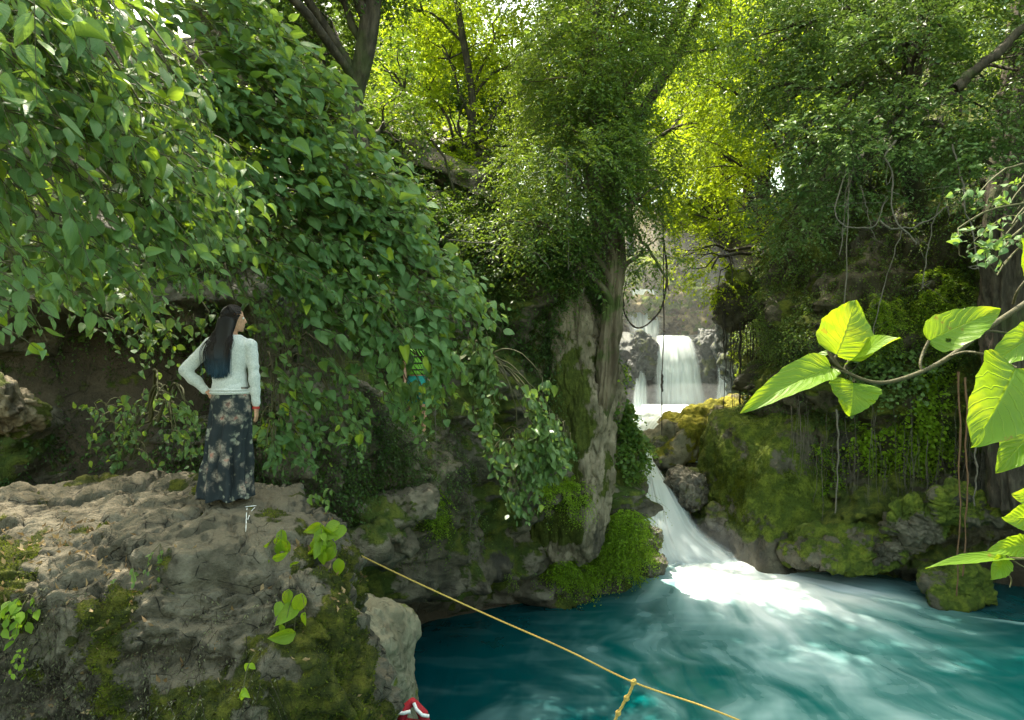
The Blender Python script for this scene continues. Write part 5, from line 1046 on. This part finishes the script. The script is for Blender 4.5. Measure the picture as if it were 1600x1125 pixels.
mb.build('strap', plain('black_webbing', (.01,.01,.01), .7), G).parent = vest
V=[];Fc=[]; ringloft(V, Fc, [tor(.74,.19,.14),tor(.85,.185,.14),tor(.96,.16,.12)], 20); 
for s in (1,-1): taper(V, Fc, [(s*.09,0,.80),(s*.11,0,.56)], [.105,.10])
meld(V, Fc, 'shorts', plain('turquoise_cloth', (.02,.25,.21), .8), G, .014, 4)
V=[];Fc=[]; ell(V, Fc, (0,.02,1.63), (.088,.10,.11)); meld(V, Fc, 'hair', M_hair, G, .014, 3)

# red life vest lying at the bottom of the pale limestone
c = P(648,1108,6.9); LVt = thing('life_vest', 'red life vest with white bands lying against the pale limestone at the bottom edge', 'life vest', c); V=[];Fc=[]
taper(V, Fc, [(-.14,0,-.12),(-.10,-.01,.0),(-.04,0,.07)], [.07,.085,.055], 14, flat=[.6,.6,.6]); taper(V, Fc, [(.13,-.02,-.16),(.09,-.03,-.04),(.01,-.01,.06)], [.07,.085,.055], 14, flat=[.6,.6,.6]); taper(V, Fc, [(-.12,0,-.15),(.12,0,-.18)], [.06,.06], 14)
meld(V, Fc, 'foam_panel', plain('red_nylon', (.33,.02,.03), .75, .2, .3, 50), LVt, .012, 5)
mb = MB(); V_, Fq, uv = tubes(np.array([(.155,-.10,-.02),(.09,-.115,.0),(.03,-.095,.045),(.0,-.06,.09)])+c, np.full(4, .018), 6); mb.add(V_,Fq,uv); V_, Fq, uv = tubes(np.array([(-.17,-.07,.0),(-.10,-.1,.01),(-.03,-.085,.02)])+c, np.full(3, .018), 6); mb.add(V_,Fq,uv)
mb.build('reflective_band', plain('white_band', (.75,.75,.74), .4), LVt)

# white drip on the boulder
mb = MB()
for pts, w_ in (([(386,794),(385,805),(384,830),(380,852),(374,870),(372,888)], .0032), ([(398,793),(392,800),(387,812)], .0035), ([(383,792),(400,790)], .004)):
    q = spline([(a,b,0) for a, b in pts], 26); ix = SH.at(q[:,0], q[:,1]); pp_ = np.array([P(a, b, HV[j][1]-.012) for (a, b, _), j in zip(q, ix)]); dd_ = pp_[:,1].copy(); sm_ = np.convolve(np.pad(dd_, 4, 'edge'), np.ones(9)/9, 'valid')-.022; pp_ = pp_*(np.convolve(np.pad(np.minimum(sm_, dd_-.008), 2, 'edge'), np.ones(5)/5, 'valid')/dd_)[:,None]; V_, Fq, uv = tubes(pp_, w_*(.6+.6*rng.random(26)), 5); mb.add(V_,Fq,uv)
dr = mb.build('lime_drip', plain('white_lime', (.75,.75,.72), .9), None); dr.parent = hero; dr['label'] = 'white lime streak running down the front of the boulder below the woman'

# ================================================================ plants on the big boulder
def tuft(label, px, py, n, leaf, lm, S=SH, dirs=(0,-.5,-.6), L=.22, nl=5, T=GRD, width=.62, lo=.2, hi=1., nvec=(0,-.7,.6), droop=.6, cat='plant', name='leafy_plant', jit=.6, lift=.02):
    ix = S.at([px],[py])[0]; p = S.V[ix]+S.N[ix]*lift; root = thing(name, label, cat, p); mb = MB(); ms = MB()
    for _ in range(n):
        d = nrm(np.array(dirs)+rng.normal(size=3)*jit*.6+[0,-.2,0]); ll = L*rng.uniform(.5,1.2); q = spline([p, p+d*ll*.6+[0,-.02,.03], p+d*ll+[0,-.03,-droop*ll*.35]], 10)
        V_, Fq, uv = tubes(q, np.linspace(.003,.0015,10), 4); ms.add(V_,Fq,uv)
        k = nl; at_ = q[np.linspace(4,9,k).astype(int)]; sd2 = rng.normal(size=(k,3))*.5
        put_leaves(mb, T, at_, nrm(np.array([0,-.3,-.9])+sd2), np.array(nvec)+rng.normal(size=(k,3))*.35, leaf*rng.uniform(.55,1.1,k), width, rng.uniform(lo,hi,k))
    ms.build('stems', M_stem, root); mb.build('leaves', lm, root)
tuft('pair of big yellow green leaves hanging high on the right shoulder of the boulder', 442, 835, 5, .19, L_lit, nl=2, nvec=(0,-.95,.25))
tuft('cluster of bright oval leaves on the right edge of the boulder beside the rope', 500, 838, 9, .15, L_lit, nl=3, nvec=(.1,-.9,.3), dirs=(.5,-.6,.3))
tuft('trio of hanging yellow green leaves in the middle of the boulder\'s right side', 465, 920, 4, .18, L_lit, nl=2, nvec=(0,-.95,.25))
tuft('pair of small leaves low on the boulder\'s right side', 475, 1045, 2, .09, L_lit, nl=2)
tuft('single pale leaf sprig low on the boulder, right of centre', 400, 1020, 2, .08, L_fern, nl=2)
tuft('small bushy green plant in a crack in the middle of the boulder', 205, 890, 7, .07, L_mid, nl=5, T=SML)
tuft('green plant with drooping leaves at the left side of the boulder', 45, 930, 9, .085, L_fern, nl=5, T=SML, lo=0, hi=.6)
tuft('little plant with folded leaves at the far left of the boulder', 35, 890, 3, .09, L_mid, nl=2)
tuft('small weed below the bushy plant of the boulder', 212, 935, 3, .05, L_fern, nl=3, T=SML)
tuft('tiny sprig near the top edge of the boulder', 255, 855, 4, .05, L_mid, nl=4, T=SML)
tuft('limp plant low on the left side of the boulder', 50, 1005, 4, .05, L_fern, nl=4, T=SML)
tuft('leafy sprig standing at the back right edge of the boulder', 497, 790, 4, .08, L_mid, nl=3, dirs=(0,-.2,.7), T=GRD)
tuft('yellow green creeper tuft on top of the pale limestone', 545, 880, 6, .06, L_fern, nl=5, T=SML, S=Surf(PV, PN, 4))
def moss_tufts(label, V, N, mask, n, h, lm, jit=.5, name='moss'):
    idx = np.where(mask)[0]; idx = idx[rng.integers(0, len(idx), n)]; p = V[idx]+rng.normal(size=(n,3))*.006; mb = MB()
    put_leaves(mb, DIA, p, N[idx]+rv(n)*jit, rv(n), h*(.5+rng.random(n)), .45, np.clip(.5+fbm(p*3, 2, 9)*1.3+.2*rng.normal(size=n), 0, 1)); return tag(mb.build(name, lm), label, kind='stuff')
L_moss = leaf_mat('moss_blades', (.03,.05,.006), (.13,.16,.015), (.2,.24,.02), .3, .8, spec=.1)
hv = (HV[:,1] < 6.2) & (HN[:,1] < .4)
moss_tufts('short moss on the big boulder', HV, HN, hv & (HM > .45), 42000, .018, L_moss)
moss_tufts('moss on the tallest mossy boulder', B2[0], B2[1], (B2[2] > .4) & (B2[0][:,2] > -5.2) & (B2[1][:,1] < .3), 30000, .028, L_moss)
cover('dry grass stems and creeping weeds on the big boulder', HV, HN, hv & (HV[:,2] < -1.6) & (HV[:,2] > -2.8) & (HV[:,0] < -1.6), 1500, .026, leaf_mat('dry_weed', (.07,.08,.035), (.18,.19,.10), (.2,.2,.08), .3, .7), L=.16, nl=7, thr=.0, lift=.01, width=.4)
# dead leaves on the boulder top and back bank
L_dead = leaf_mat('dead_leaf', (.16,.10,.045), (.34,.25,.13), (.3,.2,.06), .2, .8)
up_ = hv & (HN[:,2] > .75); moss_tufts('dead leaves scattered on the big boulder', HV, HN, up_ & (HV[:,2] < -1.35), 800, .05, L_dead, jit=3., name='dead_leaves')

# ================================================================ foreground branch
def bigleaf(mb, base, tip, wid, face, cup=.10, droop=.18, seed=0, nv=52, nc=31, wave=.05, notch=.02):
    base, tip = np.array(base), np.array(tip); L = np.linalg.norm(tip-base); t = (tip-base)/L; b = nrm(np.cross(t, np.array(face, float))); n = np.cross(b, t)
    tt = np.linspace(0,1,nv); wd = np.sin(np.pi*np.clip(tt,0,1)**.62)**.75*(1-.12*tt); wd = wd/wd.max(); wd[0] = .12; wd[-1] = .01
    cc = np.linspace(-1,1,nc); Vv=[]; U=[]
    g2 = np.random.default_rng(seed); eL = 1+np.clip(np.cumsum(g2.normal(size=nv))*notch*.6, -.12, .12)+notch*1.5*np.sin(tt*38+seed); eR = 1+np.clip(np.cumsum(g2.normal(size=nv))*notch*.6, -.12, .12)+notch*1.5*np.sin(tt*33+2+seed)
    for i, a in enumerate(tt):
        for s in cc:
            e = eL[i] if s < 0 else eR[i]; x = s*wd[i]*wid/2*e; y = a*L+abs(s)*wd[i]*(-.10*L if a < .4 else .0)
            z = abs(s)**1.4*wd[i]*wid*cup*2 - droop*L*(a-.0)**2 + droop*L*a + wave*wid*math.sin(a*9+seed+s*1.5)*abs(s) - .012*wid*abs(math.sin((a-abs(s)*.3)*8.5*math.pi))
            Vv.append(base+b*x+t*y+n*z); U.append([s*.5+.5, a])
    Fg = grid_faces(nv, nc)[:, ::-1]; Uc = np.array(U)[Fg].mean(1); kp = np.ones(len(Fg), bool)
    for _ in range(0):
        h = np.array([g2.uniform(.08,.92), g2.uniform(.2,.85)]); kp &= np.hypot((Uc[:,0]-h[0])*1., (Uc[:,1]-h[1])*1.) > g2.uniform(.025,.055)
    mb.add(Vv, Fg[kp], U, g2.random()*.8)
BY = 1.25
BR = thing('branch', 'near branch with big sunlit yellow green leaves reaching in from the right edge', 'branch', P(1620,460,BY+.08))
mb = MB(); st = [P(1640,445,BY+.12),P(1600,475,BY+.08),P(1540,515,BY+.05),P(1480,560,BY+.02),P(1430,585,BY),P(1380,598,BY-.02),P(1340,590,BY-.03),P(1305,568,BY-.04),P(1290,540,BY-.03)]
limb(mb, st, .0058, .0024, 70, 9)
def petiole(pts, r=.0018): limb(mb, pts, r*1.2, r, 16, 6)
LV_ = [ # base px,py,dy, tip px,py,dy, width px, face
 (1307,554,-.04, 1336,469,-.03, 90,(.1,-1,.25),'upright heart shaped leaf near the end of the branch'), (1327,562,-.03, 1407,528,-.12, 46,(-.1,-.8,.7),''), (1298,574,-.05, 1156,646,-.10, 52,(.05,-.75,.75),'long drooping leaf at the tip of the branch'),
 (1296,552,-.03, 1205,600,.03, 18,(.1,-.5,.9),''), (1333,598,-.04, 1329,650,-.06, 76,(0,-1,.2),'round yellowish leaf hanging below the branch'), (1452,532,.02, 1564,483,.0, 62,(-.1,-.9,.5),''),
 (1588,575,-.06, 1519,698,-.12, 118,(-.1,-1,.15),'largest leaf, with dark ribs, at the right edge'), (1620,520,.05, 1538,577,.02, 58,(-.1,-.9,.4),''), (1625,660,-.05, 1555,739,-.08, 60,(-.1,-.9,.5),'')]
for i, (bx, by, bd, tx, ty, td, wp, fc, lb) in enumerate(LV_):
    m2 = MB(); bigleaf(m2, P(bx,by,BY+bd), P(tx,ty,BY+td), wp*BY/F, fc, seed=i+3, cup=.06 if i != 2 else .1); l = m2.build('leaf', L_lit, BR)
    if lb: l['label'] = lb
petiole([P(1307,554,BY-.04),P(1305,562,BY-.04),P(1312,572,BY-.04)]); petiole([P(1327,562,BY-.03),P(1320,575,BY-.03),P(1322,582,BY-.035)]); petiole([P(1298,574,BY-.05),P(1320,582,BY-.04),P(1338,590,BY-.03)])
petiole([P(1333,598,BY-.04),P(1335,592,BY-.03)]); petiole([P(1452,532,BY+.02),P(1443,550,BY+.02),P(1438,567,BY+.01),P(1440,578,BY+.005)], .0026); petiole([P(1588,575,BY-.06),P(1545,556,BY-.03),P(1510,550,BY),P(1484,557,BY+.02)], .0026)
petiole([P(1620,530,BY+.05),P(1580,522,BY+.05),P(1545,517,BY+.05),P(1530,522,BY+.05)], .0022); petiole([P(1583,475,BY+.08),P(1590,455,BY+.06),P(1605,435,BY+.05)], .0022); petiole([P(1296,552,BY-.03),P(1303,560,BY-.035)])
mb.build('stem', plain('woody_green_stem', (.05,.045,.016), .6, .3, .4, 200), BR)
m2 = MB(); bigleaf(m2, P(1610,430,BY+.05), P(1596,372,BY+.02), 50*BY/F, (0,-1,.2), seed=33); m2.build('leaf', L_lit, BR)
B3 = thing('branch', 'low twig with rounded and lobed leaves entering at the right edge above the water', 'branch', P(1640,870,1.15)); mb = MB()
limb(mb, [P(1660,870,1.2),P(1600,873,1.16),P(1572,872,1.15)], .003, .0018, 20, 6); limb(mb, [P(1655,905,1.2),P(1600,886,1.16),P(1565,862,1.15)], .0015, .001, 20, 6); limb(mb, [P(1570,890,1.15),P(1580,905,1.15),P(1578,918,1.15)], .0015, .001, 12, 5)
mb.build('stem', M_stem, B3)
for i, (bx, by, tx, ty, wp, fc, lb) in enumerate([(1578,872,1446,888,26,(.0,-.35,.95),'long flat leaf pointing left over the water'),(1610,850,1542,862,34,(0,-.9,.5),''),(1570,872,1548,905,34,(0,-1,.3),''),(1625,810,1567,808,56,(0,-1,.2),'round bright leaf at the right edge'),(1630,780,1580,772,44,(0,-1,.2),'')]):
    m2 = MB(); bigleaf(m2, P(bx,by,1.15), P(tx,ty,1.12), wp*1.14/F, fc, seed=i+20, cup=.05); l = m2.build('leaf', L_lit, B3)
    if lb: l['label'] = lb
# ================================================================ spray
g = NT('spray_mist'); pv = g.n('VolumePrincipled', {'Color':(.86,.93,.95), 'Density':.012, 'Anisotropy':.2}); g.t.links.new(pv.outputs[0], g.out.inputs['Volume'])
D_, F_ = ico(4); mb = MB(); mb.add(D_*[6.,6.5,5.2]+[6.6,33.5,1.2], F_); tag(mb.build('mist', g.m), 'pale sunlit spray hanging around the main waterfall', kind='stuff')
g = NT('foot_mist'); pv = g.n('VolumePrincipled', {'Color':(.86,.93,.95), 'Density':.10, 'Anisotropy':.2}); g.t.links.new(pv.outputs[0], g.out.inputs['Volume'])
mb = MB(); mb.add(D_*[2.1,1.6,.75]+[5.7,18.9,-5.2], F_); tag(mb.build('mist', g.m), 'low spray where the chute hits the pool', kind='stuff')
g = NT('pool_mist'); pv = g.n('VolumePrincipled', {'Color':(.86,.93,.95), 'Density':.09, 'Anisotropy':.2}); g.t.links.new(pv.outputs[0], g.out.inputs['Volume'])
mb = MB(); mb.add(D_*[3.6,1.2,.8]+[7.4,28.6,-1.75], F_); tag(mb.build('mist', g.m), 'white spray at the foot of the main waterfall', kind='stuff')
